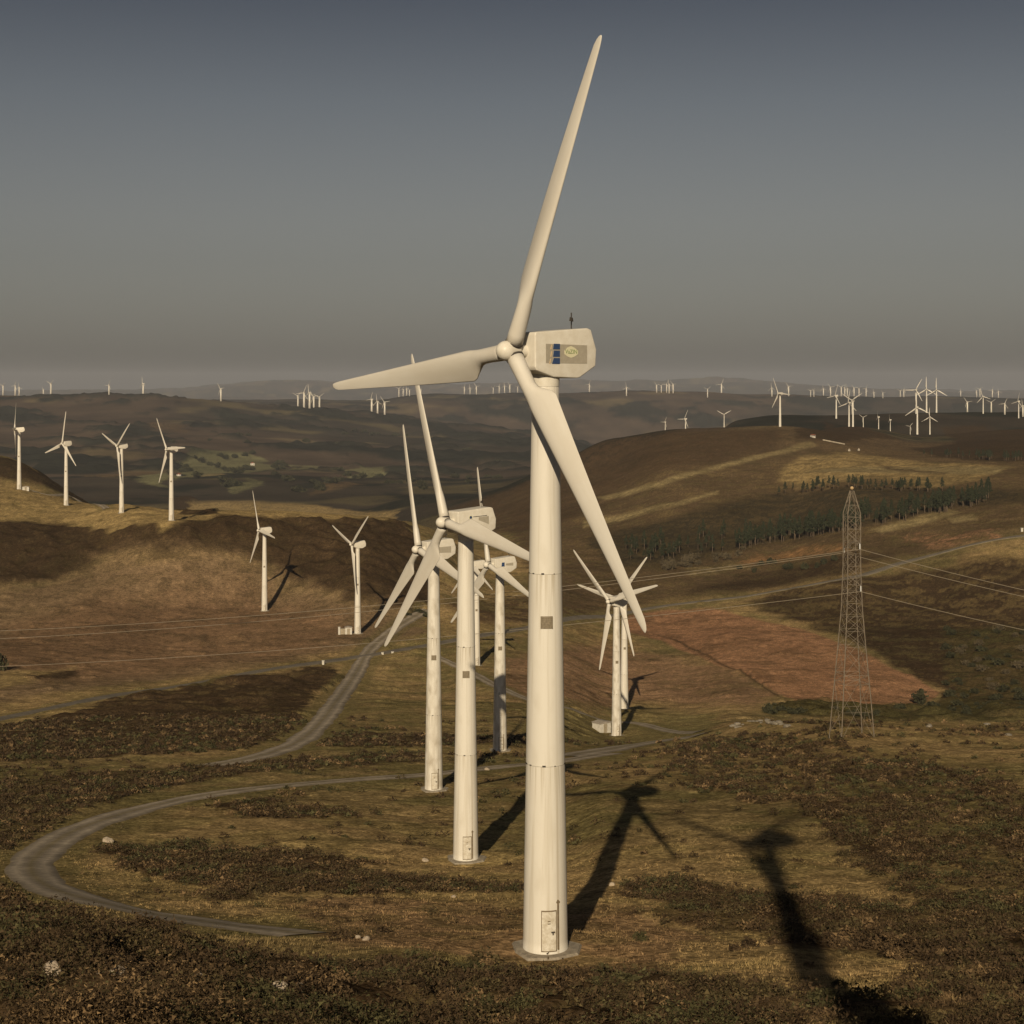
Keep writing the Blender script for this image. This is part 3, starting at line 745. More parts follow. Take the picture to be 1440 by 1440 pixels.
def add_patch(bm, a0, a1, z0, z1, off, thick=.02, n=8):
    """curved plate on the tower wall"""
    g = []
    for zz in (z0, z1):
        for o in (off, off - thick):
            g.append([bm.verts.new(((rad(zz) + o) * math.cos(a0 + (a1 - a0) * k / n), (rad(zz) + o) * math.sin(a0 + (a1 - a0) * k / n), zz)) for k in range(n + 1)])
    lo_o, lo_i, hi_o, hi_i = g
    for k in range(n):
        bm.faces.new((lo_o[k], lo_o[k+1], hi_o[k+1], hi_o[k])); bm.faces.new((hi_o[k], hi_o[k+1], hi_i[k+1], hi_i[k]))
        bm.faces.new((lo_i[k], lo_i[k+1], lo_o[k+1], lo_o[k]))
    for k in (0, n): bm.faces.new((lo_o[k], hi_o[k], hi_i[k], lo_i[k]))
    bmesh.ops.recalc_face_normals(bm, faces=bm.faces)

# ------------------------------------------------------------------ wind turbine
RB = 15.9
def blade_mesh(name, ns=26, npt=20):
    bm = bmesh.new()
    st = [(.42, 0), (.9, 0), (1.6, 0), (2.2, 0.02), (2.55, .16), (2.85, .5), (3.15, .86), (3.45, 1.0), (3.9, 1.0)] + [(r, 1.0) for r in np.linspace(4.6, 14.9, ns - 12)] + [(15.35, 1), (15.65, 1), (15.82, 1), (15.9, 1)]
    rings = []
    for r, w in st:
        t = (r - 3.45) / (15.9 - 3.45); t = max(t, 0)
        chord = 1.62 * (1 - t) + .42 * t
        if r > 15.2: chord *= max(.12, math.sqrt(max(0, 1 - ((r - 15.2) / .71) ** 2)))
        tw = R_(15) * (1 - t) ** 1.5 if r > 2 else R_(15)
        thick = (.30 - .14 * min(1, t * 2)) * chord
        rc = .43 - .028 * (r - .42)
        ring = []
        for k in range(npt):
            a = 2 * PI * k / npt
            # round root
            cx, cy = -rc * math.cos(a), rc * math.sin(a)
            # aerofoil: leading edge at -.27 chord, trailing edge +.73
            s = (1 - math.cos(a)) / 2
            xx = (s - .27) * chord
            yt = 5 * thick * (.2969 * math.sqrt(s) - .126 * s - .3516 * s * s + .2843 * s ** 3 - .1036 * s ** 4)
            yy = yt * (1 if a <= PI else -1) + .02 * chord * math.sin(PI * s)
            x = cx * (1 - w) + xx * w; y = cy * (1 - w) + yy * w
            # x: towards the trailing edge, y: towards the wind
            c, s_ = math.cos(tw), math.sin(tw)
            X_ = y * c - x * s_; Tn = x * c + y * s_
            ring.append(bm.verts.new((X_, -Tn, r)))
        rings.append(ring)
    for r0, r1 in zip(rings[:-1], rings[1:]):
        for k in range(npt):
            f = bm.faces.new((r0[k], r0[(k + 1) % npt], r1[(k + 1) % npt], r1[k])); f.smooth = True
    bm.faces.new(rings[0][::-1]); bm.faces.new(rings[-1])
    bmesh.ops.recalc_face_normals(bm, faces=bm.faces)
    return bm_mesh(name, bm, M['blade'])
def collar_mesh():
    bm = bmesh.new(); add_lathe(bm, [(.36, .44), (.36, .455), (.46, .455), (.46, .44)], 24); return bm_mesh('collar', bm, M['dark'])
NAC = [(1.35, .93), (-2.1, 1.2), (-2.35, 1.12), (-2.72, .12), (-2.66, -.72), (-1.6, -1.3), (-1.4, -1.34), (.15, -1.3), (1.3, -.97), (1.4, -.8), (1.42, .8)]
def nacelle_mesh():
    bm = bmesh.new(); add_prism(bm, NAC, -.85, .85)
    bmesh.ops.bevel(bm, geom=[e for e in bm.edges], offset=.13, segments=3, profile=.6, affect='EDGES', clamp_overlap=True)
    add_lathe(bm, [(-1.75, .7), (-1.05, .72)], 32)
    add_lathe(bm, [(1.3, .33), (1.95, .31)], 24, 'x')
    for f in bm.faces: f.smooth = True
    me = bm_mesh('nacelle', bm, M['nacelle'])
    me.set_sharp_from_angle(angle=R_(50)) if hasattr(me, 'set_sharp_from_angle') else None
    return me
def hub_mesh():
    bm = bmesh.new()
    pr = [(1.85, .28), (1.9, .42), (2.0, .47), (2.55, .5)] + [(2.55 + .55 * math.sin(a), .5 * math.cos(a)) for a in np.linspace(.15, 1.5, 9)]
    add_lathe(bm, pr, 32, 'x'); return bm_mesh('hub', bm, M['hub'])
def tower_mesh(name, m):
    bm = bmesh.new()
    zs = [-.3, .0, .06, .07] + list(np.linspace(.6, HH - 1.2, 24))
    add_lathe(bm, [(z, rad(z) + (.07 if z < .065 else 0)) for z in zs], 48); return bm_mesh(name, bm, m)
def seam_mesh(z):
    bm = bmesh.new(); r = rad(z); add_lathe(bm, [(z - .015, r - .01), (z - .015, r + .006), (z + .015, r + .006), (z + .015, r - .01)], 48, cap=False)
    n0 = len(bm.faces); rr = random.Random(int(z * 10))
    for a, w, h in ((-172, 9, .05), (-140, 4, .04), (-96, 5, .06), (-60, 2.5, .03), (-8, 8, .05), (60, 12, .05), (120, 7, .05)):
        a = R_(a + rr.uniform(-6, 6)); w = R_(w); add_patch(bm, a - w, a + w, z - h * .4, z + h, .012, .02, 4)
    bm.faces.ensure_lookup_table()
    for f in bm.faces[n0:]: f.material_index = 1
    return bm_mesh('seam', bm, [M['seam'], M['dark']])
def foundation_mesh():
    bm = bmesh.new(); n = 8; rr = [1.95, 1.6, 1.75, 1.9, 1.6, 1.95, 1.68, 1.85]
    prof = [(-.9, 1.0), (-.02, 1.0), (.09, .95)]
    rings = [[bm.verts.new((rr[k] * s * math.cos(2 * PI * k / n + .3), rr[k] * s * math.sin(2 * PI * k / n + .3), z)) for k in range(n)] for z, s in prof]
    for a, b in zip(rings[:-1], rings[1:]):
        for k in range(n): bm.faces.new((a[k], a[(k+1) % n], b[(k+1) % n], b[k]))
    bm.faces.new(rings[-1]); return bm_mesh('foundation', bm, M['concrete'])
DA = R_(-90 + 8)      # the doors look up the slope
def door_meshes():
    bm = bmesh.new(); add_patch(bm, DA - .35, DA + .37, .22, 2.26, .018, .04); fr = bm_mesh('door_frame', bm, M['rust'])
    bm = bmesh.new(); add_patch(bm, DA - .31, DA + .31, .28, 2.2, .05, .05); dr = bm_mesh('door', bm, M['door'])
    bm = bmesh.new()
    a = DA + .17; r = rad(1.2) + .06
    add_box(bm, (-.09, -.03, -.03), (.09, .03, .03)); add_box(bm, (-.03, -.02, -.14), (.03, .02, -.03))
    bmesh.ops.rotate(bm, verts=bm.verts, cent=(0, 0, 0), matrix=Matrix.Rotation(a + PI / 2, 3, 'Z'))
    bmesh.ops.translate(bm, verts=bm.verts, vec=(r * math.cos(a), r * math.sin(a), 1.2)); hd = bm_mesh('handle', bm, M['dark'])
    bm = bmesh.new()
    for z in (1.62, 1.74):
        add_patch(bm, DA - .06, DA + .06, z - .025, z + .025, .062, .02, 3)
    pl = bm_mesh('name_plate', bm, M['rust'])
    bm = bmesh.new(); add_patch(bm, DA + .40, DA + .46, .3, 2.75, .06, .06, 2); add_patch(bm, DA + .36, DA + .52, 2.6, 2.68, .05, .05, 2)
    cd = bm_mesh('conduit', bm, M['rust'])
    return fr, dr, hd, pl, cd
def vent_mesh():
    bm = bmesh.new(); z0 = 16.2; a = R_(-87); w = .29 / rad(16.5)
    add_patch(bm, a - w, a + w, z0, z0 + .62, .02, .04)
    for k in range(6): add_patch(bm, a - w * .9, a + w * .9, z0 + .05 + .095 * k, z0 + .09 + .095 * k, .05, .03)
    for s in (-1, 1): add_patch(bm, a + s * w * .97 - .015, a + s * w * .97 + .015, z0, z0 + .62, .055, .04, 2)
    return bm_mesh('vent_grille', bm, M['vent'])
def vane_mesh():
    bm = bmesh.new()
    add_bar(bm, (-1.75, 0, 1.0), (-1.75, 0, 2.0), .022); add_bar(bm, (-2.0, -.22, 1.6), (-1.5, .22, 1.6), .03)
    for q in (-1, 1): add_bar(bm, (-1.75 + .25 * q, .22 * q, 1.56), (-1.75 + .25 * q, .22 * q, 1.76), .05, .03)
    return bm_mesh('wind_vane', bm, M['dark'])

ME = dict(blade=blade_mesh('blade'), collar=collar_mesh(), nacelle=nacelle_mesh(), hub=hub_mesh(), tower=tower_mesh('tower', M['tower']), tower_grimy=tower_mesh('tower', M['tower_grimy']),
          seam1=seam_mesh(9.36), seam2=seam_mesh(18.9), foundation=foundation_mesh(), vent=vent_mesh(), vane=vane_mesh(),
          blade_small=blade_mesh('blade', 16, 8))
ME['door_frame'], ME['door'], ME['handle'], ME['plate'], ME['conduit'] = door_meshes()

def side_plate(name, quad, y, t, m):
    """flat plate on the nacelle's side: quad in (x, z)"""
    bm = bmesh.new(); add_prism(bm, quad, y, y + t); return bm_mesh(name, bm, m)
def text_mesh(txt, size, m):
    cu = bpy.data.curves.new('lettering', 'FONT'); cu.body = txt; cu.size = size; cu.extrude = .004; cu.align_x = 'CENTER'; cu.align_y = 'CENTER'
    o = bpy.data.objects.new('lettering', cu); C.objects.link(o)
    bpy.context.view_layer.update()
    me = bpy.data.meshes.new_from_object(o.evaluated_get(bpy.context.evaluated_depsgraph_get()))
    bpy.data.objects.remove(o); bpy.data.curves.remove(cu)
    me.materials.clear(); me.materials.append(m); return me

def turbine(x, y, z, psi, ang, label, group, detail=2, scale=1.0, grimy=False, extra=None):
    """detail 2: all fittings; 1: main parts only"""
    root = bpy.data.objects.new('wind_turbine', None); C.objects.link(root)
    root.location = (x, y, z); root.empty_display_size = 2; root.scale = (scale,) * 3
    root['label'] = label; root['category'] = 'wind turbine'; root['group'] = group
    p = R_(psi); phi = math.atan2(-math.cos(p), -math.sin(p))
    tw = link('tower', ME['tower_grimy' if grimy else 'tower'], root)
    if detail == 2:
        link('foundation', ME['foundation'], root)
        link('seam', ME['seam1'], tw); link('seam', ME['seam2'], tw); link('vent_grille', ME['vent'], tw)
        link('door_frame', ME['door_frame'], tw); link('door', ME['door'], tw); link('handle', ME['handle'], tw); link('plate', ME['plate'], tw); link('conduit', ME['conduit'], tw)
    nac = link('nacelle', ME['nacelle'], root); nac.location = (0, 0, HH); nac.rotation_euler = (0, 0, phi)
    if detail == 2: link('wind_vane', ME['vane'], nac)
    hb = link('hub', ME['hub'], root); hb.location = (0, 0, HH); hb.rotation_euler = (0, 0, phi)
    n = Vector((math.cos(phi), math.sin(phi), 0))
    for k in range(3):
        b = link('blade', ME['blade' if detail == 2 else 'blade_small'], root)
        b.location = n * 2.2 + Vector((0, 0, HH)); b.rotation_euler = (R_(ang + 120 * k - 90), 0, phi)
        if detail == 2: link('collar', ME['collar'], b)
    if extra: extra(nac)
    return root

def main_logo(nac):
    y = .85
    pn = link('logo_panel', side_plate('logo_panel', [(.72, -.6), (-2.05, -.6), (-2.05, .33), (.72, .36)], y - .01, .022, M['panel']), nac)
    for k, (za, zb, sl) in enumerate(((.37, .09, .05), (.03, -.28, .05), (-.34, -.63, .12))):
        q = [(.2, za), (-.2, za), (-.2, zb), (.2 + sl, zb)]
        link('logo_block', side_plate('logo_block', q, y + .012, .014, M['blue']), nac)
        q = [(.31 + sl, za - .04), (.27 + sl, za - .04), (.32 + sl, zb), (.38 + sl, zb)]
        link('logo_stripe', side_plate('logo_stripe', q, y + .012, .012, M['orange']), nac)
    oval = [(-.5, -.13), (-.5, .02), (-.72, .2), (-.95, .27), (-1.2, .18), (-1.42, .05), (-1.42, -.12), (-1.2, -.25), (-.95, -.32), (-.7, -.25)]
    link('logo_oval', side_plate('logo_oval', oval, y + .012, .012, M['cream']), nac)
    t = link('lettering', text_mesh('VaZIN', .3, M['green']), nac)
    # text runs from +x (left as one faces the side) to -x, on the side plane looking +y
    t.matrix_local = Matrix(((-1, 0, 0, -.96), (0, 0, 1, y + .03), (0, 1, 0, -.02), (0, 0, 0, 1)))
def small_logo(nac):
    y = .85
    link('logo_panel', side_plate('logo_panel', [(-.8, .36), (-1.9, .42), (-1.9, -.3), (-.8, .1)], y - .01, .022, M['panel']), nac)
    bm = bmesh.new(); q = [(.05 + .2 * math.cos(a), .38 + .2 * math.sin(a)) for a in np.linspace(0, 2 * PI, 17)[:-1]]; add_prism(bm, q, y, y + .012)
    link('logo_ring', bm_mesh('logo_ring', bm, M['cream']), nac)
    bm = bmesh.new(); q = [(.05 + .13 * math.cos(a), .38 + .13 * math.sin(a)) for a in np.linspace(0, 2 * PI, 17)[:-1]]; add_prism(bm, q, y + .01, y + .022)
    link('logo_dot', bm_mesh('logo_dot', bm, M['blue']), nac)
    link('logo_line', side_plate('logo_line', [(-.2, .4), (-1.7, .46), (-1.7, .51), (-.2, .44)], y, .026, M['dark']), nac)
def tiny_logo(nac):
    y = .85
    link('logo_panel', side_plate('logo_panel', [(-.6, .1), (-2.0, .2), (-2.0, -.3), (-.6, -.2)], y - .01, .022, M['panel']), nac)
    link('logo_block', side_plate('logo_block', [(.15, .3), (-.35, .3), (-.35, -.35), (.25, -.35)], y, .016, M['blue']), nac)
def grey_logo(nac):
    link('logo_panel', side_plate('logo_panel', [(-.2, .2), (-2.0, .25), (-2.0, -.55), (-.2, -.5)], .84, .022, M['panel']), nac)

LBL = {
 'T1': 'largest and nearest white wind turbine, with blue stacked-block logo on its nacelle',
 'T2': 'white turbine just behind the nearest one, with dark dot logo and visible door',
 'T3': 'grimy white turbine with grey panel logo, left of the turbine with the dot logo',
 'T4': 'blotchy white turbine with small blue logo, its tower half shaded, beside the gravel track',
 'T5': 'thin distant turbine showing between the dot-logo turbine and the blotchy one',
 'T6': 'white turbine with a hut at its foot, partly behind the nearest rotor tip',
 'T7': 'white turbine directly behind the one with the hut, its rotor wider',
 'L1': 'leftmost turbine on the left hilltop, with a small hut at its foot',
 'L2': 'second turbine from the left on the left hilltop, one blade straight up',
 'L3': 'third turbine from the left on the left hilltop, rotor in a Y',
 'L4': 'rightmost of four turbines on the left hilltop, one blade across its nacelle',
 'M1': 'lone turbine on the brown slope casting a long cross-shaped shadow on the heather',
 'M2': 'turbine with rotor in a Y beside the white kiosk above the track junction'}
EX = {'T1': main_logo, 'T2': small_logo, 'T3': grey_logo, 'T4': tiny_logo}
POS = {}
for k, (px, row, d, psi, ang) in NEAR_T.items():
    x = (px - 720) / F * d; z = gz(x, d)
    POS[k] = (x, d, z)
    print(k, 'row', round(HR - F * z / d, 1), 'want', row)
    turbine(x, d, z + .02, psi, ang, LBL[k], 'wind turbines of the near row' if k[0] == 'T' else 'wind turbines on the left hill', 2, 1.0, k in ('T3', 'T4', 'T6'), EX.get(k))
# the machine behind the photographer: it throws the long shadow on the right of the slope
turbine(3.3, -9.0, gz(3.3, -9.0) - .3, 60, 48, 'turbine standing behind the viewpoint, seen only by its long shadow at lower right', 'wind turbines of the near row', 2)

# right hill turbines with parts: px, base row, hub row, distance hint, psi, angle, label
RH = [
 (1097, 600, 553, 1492, 58, 116, 'largest turbine on the right hill skyline, standing alone left of the others'),
 (935.5, 609, 593, 1560, 52, 60, 'leftmost small turbine on the right hill crest, base hidden by the crest'),
 (964, 616, 588.6, 1540, 52, 62, 'second small turbine from left on the right hill crest, one blade pointing left'),
 (1018.3, 604, 582.5, 1515, 12, 30, 'small turbine with rotor in a symmetrical Y on the right hill crest'),
 (1176, 588.6, 556, 2160, 58, 70, 'single tall turbine left of the overlapping pair on the right hill'),
 (1194, 600, 566, 1660, 45, 80, 'left one of the overlapping turbine pair on the right hill'),
 (1199.5, 600, 562.5, 1670, 45, 30, 'right one of the overlapping turbine pair on the right hill'),
 (1214, 600, 586.6, 1690, 40, 25, 'small turbine just right of the overlapping pair'),
 (1235.6, 602, 586, 1700, 88, 90, 'thin turbine seen edge-on, first one right of the small turbine by the pair'),
 (1252, 604, 590, 1720, 88, 90, 'faint thin turbine seen edge-on, left of the turbine cluster on the right hill'),
 (1280, 611, 599, 1755, 30, 50, 'smallest turbine in the cluster on the right hill, lowest at its left'),
 (1290, 611, 572.5, 1760, 30, 95, 'foremost turbine of the right hill cluster, blades drooping like a roof'),
 (1307.7, 611, 586, 1762, 30, 90, 'short turbine at the right foot of the cluster on the right hill'),
 (1288.5, 582, 548, 2165, 30, 60, 'left of three tall turbines standing abreast above the cluster'),
 (1303, 579.5, 547, 2170, 20, 90, 'middle of three tall turbines standing abreast above the cluster'),
 (1317, 579.5, 548, 2170, 20, 90, 'right of three tall turbines standing abreast above the cluster'),
 (1382.6, 581.6, 557.4, 2175, 45, 105, 'turbine with one blade pointing right, alone between cluster and right edge'),
 (1432.5, 588, 564, 2180, 60, 75, 'turbine near the right edge of the picture, blades almost edge-on'),
]
def far_spot(px, row, dh, span=.12):
    d = dh * np.exp(np.linspace(-span, span, 200)); X = (px - 720) / F * d
    z = ground(X, d); rr = HR - F * z / d
    k = int(np.argmin(np.abs(rr - row) + 4 * np.abs(np.log(d / dh))))
    return float(X[k]), float(d[k]), float(z[k]), float(rr[k])
for px, row, hub, dh, psi, ang, lab in RH:
    x, d, z, rr = far_spot(px, row, dh)
    s = (HR - F * z / d - hub) * d / F / HH
    if abs(rr - row) > 2.5: print('far turbine off', px, row, round(rr, 1))
    turbine(x, d, z - .3, psi, ang, lab, 'wind turbines on the right hill', 1, s)

# tiny turbines along the skyline: one mesh each
def tiny_mesh(k):
    bm = bmesh.new()
    add_lathe(bm, [(-1, 2.3), (HH, 1.7)], 8)
    add_box(bm, (-2.7, -1, HH - 1.2), (1.6, 1, HH + 1.2))
    for j in range(3):
        a = R_(35 + 31 * k + 120 * j)
        add_bar(bm, (2.2, 0, HH), (2.2, 15.5 * math.cos(a), HH + 15.5 * math.sin(a)), .45, .2)
    return bm_mesh('skyline_turbine', bm, M['nacelle'])
TINY = [tiny_mesh(k) for k in range(4)]
SKY_ROWS = [
 ('dark left ridge', 4500, ['at the left picture edge', 'second from left', 'third from left', 'faint and short, fourth', 'bright, fifth from left', 'bright, sixth from left', 'bright, seventh from left', 'rightmost, before the blue mountain'],
  [(4.3, 556, 542), (21.4, 555, 542), (27, 556, 544), (61, 554, 547), (71.6, 553, 539), (153.3, 554, 541), (201.4, 552.5, 539), (310.7, 561, 546)]),
 ('five-turbine cluster, dark left ridge', 4350, ['first from left', 'second from left', 'middle one', 'fourth from left', 'rightmost and lowest'],
  [(419, 568, 556), (427.6, 569, 552), (435.4, 569, 552), (441.3, 571, 557), (449.3, 573, 558)]),
 ('trio on the slope left of the upright blade', 4200, ['left one', 'middle one', 'right one'], [(522.7, 577, 561), (531, 579, 564), (541, 581, 565)]),
 ('group under the left-pointing blade', 6500, ['first', 'second', 'third', 'fourth', 'fifth, rightmost'], [(561, 556, 546), (567, 556, 547), (572, 556, 546), (576, 557, 548), (592, 555, 547)]),
 ('skyline row just left of the nearest tower', 6500, ['first', 'second', 'third', 'fourth', 'fifth', 'sixth', 'seventh', 'last one'],
  [(653, 553, 544), (661, 552, 545), (670, 553, 543), (693.6, 554, 545), (702, 552, 543), (709.6, 552, 542), (717, 551, 541), (728, 552, 544)]),
 ('stretch right of the nearest nacelle', 6500, ['bright, left one', 'brightest, right one'], [(828.8, 552, 540), (881, 557, 544)]),
 ('skyline group of five, right blue mountain', 6500, ['first', 'second', 'third', 'fourth', 'fifth'], [(923.5, 552, 541), (930, 552, 542), (937.5, 552, 540), (941, 553, 540), (946.6, 553, 540)]),
 ('skyline left of the tallest hill turbine', 6500, ['tall faint one', 'short bright one', 'thin rightmost one'], [(995, 559, 547), (1014.6, 556, 540), (1085.5, 558, 545)]),
 ('skyline right of the tallest hill turbine', 6500, ['first one', 'second one', 'third one', 'fourth', 'fifth', 'sixth', 'seventh', 'eighth', 'ninth', 'tenth'],
  [(1109, 557, 543), (1140, 558, 549), (1144.5, 558, 549), (1158, 557, 546), (1168, 557, 544), (1183, 557, 544), (1188, 557, 545), (1191.5, 557, 546), (1201, 557, 545), (1208, 557, 546)]),
 ('skyline between overlapping pair and tall trio', 6500, ['first', 'second', 'third', 'fourth', 'fifth'], [(1218, 557, 546), (1229, 560, 551), (1241.6, 560, 552), (1266, 559, 549), (1271, 559, 548)]),
 ('skyline right of the three abreast', 6500, ['first', 'second', 'third', 'fourth', 'fifth'], [(1351, 556, 549), (1373.5, 556, 549), (1378, 556, 547), (1395.5, 556, 548), (1404, 556, 550)]),
 ('low row on the ridge at right', 2200, ['leftmost short one', 'second short one', 'third short one', 'last, at picture edge'], [(1360.4, 580, 572), (1394, 580.5, 572.5), (1413, 583, 574), (1438.5, 586, 571)]),
]
cnt = 0
for where, dh, names, items in SKY_ROWS:
    for nm, (px, row, hub) in zip(names, items):
        x, d, z, rr = far_spot(px, row, dh, .10)
        s = max(.5, (HR - F * z / d - hub) * d / F / HH)
        o = link('distant_turbine', TINY[cnt % 4]); cnt += 1
        o.location = (x, d, z - 1); o.scale = (s,) * 3; o.rotation_euler = (0, 0, R_(-140 + 35 * ((cnt * 37) % 7) / 7))
        o['category'] = 'wind turbine'; o['group'] = 'tiny turbines along the skyline'
        o['label'] = 'tiny white turbine, ' + nm + ', in the ' + where if not where.startswith(('skyline', 'dark', 'stretch', 'low', 'trio', 'slope')) else 'tiny white turbine, ' + nm + ', on the ' + where

# ------------------------------------------------------------------ lattice pylon and its cables
PXp, PYp = (1198 - 720) / F * 252, 252.0
PZp = gz(PXp, PYp)
pyl = bpy.data.objects.new('lattice_pylon', None); C.objects.link(pyl); pyl.location = (PXp, PYp, PZp); pyl.rotation_euler = (0, 0, R_(9))
pyl['label'] = 'tall steel lattice electricity pylon with an orange ball on its tip'; pyl['category'] = 'pylon'
PROF = [(0, 2.65), (6.5, 2.15), (13.6, 1.62), (19.5, 1.22), (26, 1.02), (34, 1.0), (37.4, .22)]
def hwid(z): return float(np.interp(z, [p[0] for p in PROF], [p[1] for p in PROF]))
for sx, sy in ((-1, -1), (1, -1), (1, 1), (-1, 1)):
    bm = bmesh.new()
    for (za, wa), (zb, wb) in zip(PROF[:-1], PROF[1:]):
        add_bar(bm, (sx * wa, sy * wa, za - (.8 if za == 0 else 0)), (sx * wb, sy * wb, zb), .058)
    link('leg', bm_mesh('leg', bm, M['steel']), pyl)
bm = bmesh.new()
levels = [0, 8.2, 9.6, 13.8, 16.2, 18.4, 20.4, 22.3, 24.2, 26, 27.9, 29.8, 31.6, 33.4, 35.2, 37.2]
for za, zb in zip(levels[:-1], levels[1:]):
    wa, wb = hwid(za), hwid(zb)
    for f in range(4):
        c = [(-1, -1), (1, -1), (1, 1), (-1, 1)]
        a, b = c[f], c[(f + 1) % 4]
        t = .021
        add_bar(bm, (a[0]*wa, a[1]*wa, za), (b[0]*wb, b[1]*wb, zb), t); add_bar(bm, (b[0]*wa, b[1]*wa, za), (a[0]*wb, a[1]*wb, zb), t)
        if za > 0 : add_bar(bm, (a[0]*wa, a[1]*wa, za), (b[0]*wa, b[1]*wa, za), t * 1.1)
        if za < 1:   # redundant members in the wide lower panels
            zm = (za + zb) / 2; wm = hwid(zm); q = .5 * (wa + wm)
            add_bar(bm, (a[0]*wm, a[1]*wm, zm), (.5*(a[0]+b[0])*wm, .5*(a[1]+b[1])*wm, zm), t * .8); add_bar(bm, (b[0]*wm, b[1]*wm, zm), (.5*(a[0]+b[0])*wm, .5*(a[1]+b[1])*wm, zm), t * .8)
link('bracing', bm_mesh('bracing', bm, M['steel']), pyl)
bm = bmesh.new(); bmesh.ops.create_uvsphere(bm, u_segments=20, v_segments=12, radius=.28, matrix=Matrix.Translation((0, 0, 37.8))); 
for f in bm.faces: f.smooth = True
link('warning_ball', bm_mesh('warning_ball', bm, M['ball']), pyl)
ARMS = [(29.6, -1, 3.3), (28.4, 1, 3.3), (23.3, -1, 3.6), (33.0, 1, 2.7)]
tips = []
for za, s, L in ARMS[:3]:
    bm = bmesh.new(); w = hwid(za)
    tip = (0, s * (w + L - 1), za + .1)
    for sx in (-1, 1):
        add_bar(bm, (sx * w, s * w, za), tip, .06); add_bar(bm, (sx * w, s * w, za + 1.4), tip, .05); add_bar(bm, (sx * w * .5, s * (w + (L - 1) * .5), za + .05), (sx * w * .5, s * (w + (L - 1) * .5), za + .75), .035)
    link('cross_arm', bm_mesh('cross_arm', bm, M['steel']), pyl)
    bm = bmesh.new()
    add_lathe(bm, [(-.9, .03)] + [q for k in range(6) for q in ((-.85 + .14 * k, .13), (-.80 + .14 * k, .05))] + [(0, .03)], 10)
    o = link('insulator', bm_mesh('insulator', bm, M['insul']), pyl); o.location = tip
    tips.append(pyl.matrix_basis @ Vector((tip[0], tip[1], tip[2] - .9)))
def at(px, row, d): return Vector(((px - 720) / F * d, d, z_(row, d)))
def cable(p, q, sag, lab):
    bm = bmesh.new(); n = 40; prev = None
    for i in range(n + 1):
        t = i / n; c = p.lerp(q, t); c.z -= 4 * sag * t * (1 - t)
        ring = [bm.verts.new(c + Vector((0, .036 * math.cos(a), .036 * math.sin(a)))) for a in (0, PI / 2, PI, 1.5 * PI)]
        if prev:
            for k in range(4): bm.faces.new((prev[k], prev[(k+1) % 4], ring[(k+1) % 4], ring[k]))
        prev = ring
    o = link('power_cable', bm_mesh('power_cable', bm, M['wire'])); o['label'] = lab; o['category'] = 'power cable'; o['group'] = 'cables of the lattice pylon'
for i, (lr, rr, hi) in enumerate(((893, 918, 'upper'), (907, 926, 'middle'), (944, 968, 'lowest'))):
    cable(tips[i], at(-420, lr, 352), (3.9, 3.9, 3.4)[i], hi + ' of three power cables running left from the pylon across the valley')
    cable(tips[i], at(1900, rr, 232), (1.0, 1.0, 1.0)[i], hi + ' of three power cables running down right from the pylon')

# ------------------------------------------------------------------ kiosks, posts, houses
def hut(px, row, d, w, dp, h, rz, label, tan=False, annex=False):
    x = (px - 720) / F * d; z = gz(x, d)
    r = bpy.data.objects.new('kiosk', None); C.objects.link(r); r.location = (x, d, z); r.rotation_euler = (0, 0, R_(rz))
    r['label'] = label; r['category'] = 'kiosk'
    bm = bmesh.new(); add_box(bm, (-w/2, -dp/2, -.6), (w/2, dp/2, h)); link('wall', bm_mesh('wall', bm, M['plaster']), r)
    bm = bmesh.new(); add_prism(bm, [(-w/2 - .15, h), (w/2 + .15, h), (w/2 + .15, h + .12), (0, h + .4), (-w/2 - .15, h + .12)], -dp/2 - .15, dp/2 + .15); link('roof', bm_mesh('roof', bm, M['roof']), r)
    bm = bmesh.new(); add_box(bm, (-.5, -dp/2 - .04, 0), (.5, -dp/2 + .02, 1.95)); link('door', bm_mesh('door', bm, M['plaster_tan']), r)
    if annex:
        bm = bmesh.new(); add_box(bm, (-w/2 - 1.6, -dp/2 + .3, -.6), (-w/2 - .003, dp/2 - .3, h * .85)); link('annex_wall', bm_mesh('annex_wall', bm, M['plaster_tan']), r)
        bm = bmesh.new(); add_box(bm, (-w/2 - 2.3, -dp/2, -.6), (-w/2 - 1.603, dp/2 - .5, h + .25)); link('pillar', bm_mesh('pillar', bm, M['plaster']), r)
    return r
hut(36.5, 689, 830, 3.2, 2.4, 1.9, 10, 'small white kiosk at the foot of the leftmost hilltop turbine')
hut(490, 892, 556, 2.3, 2.2, 2.2, 8, 'white kiosk with tan annex left of the turbine above the track junction', annex=True)
hut(846, 1030, 372, 3.3, 2.6, 2.1, 38, 'white kiosk at the foot of the turbine behind the rotor tip')

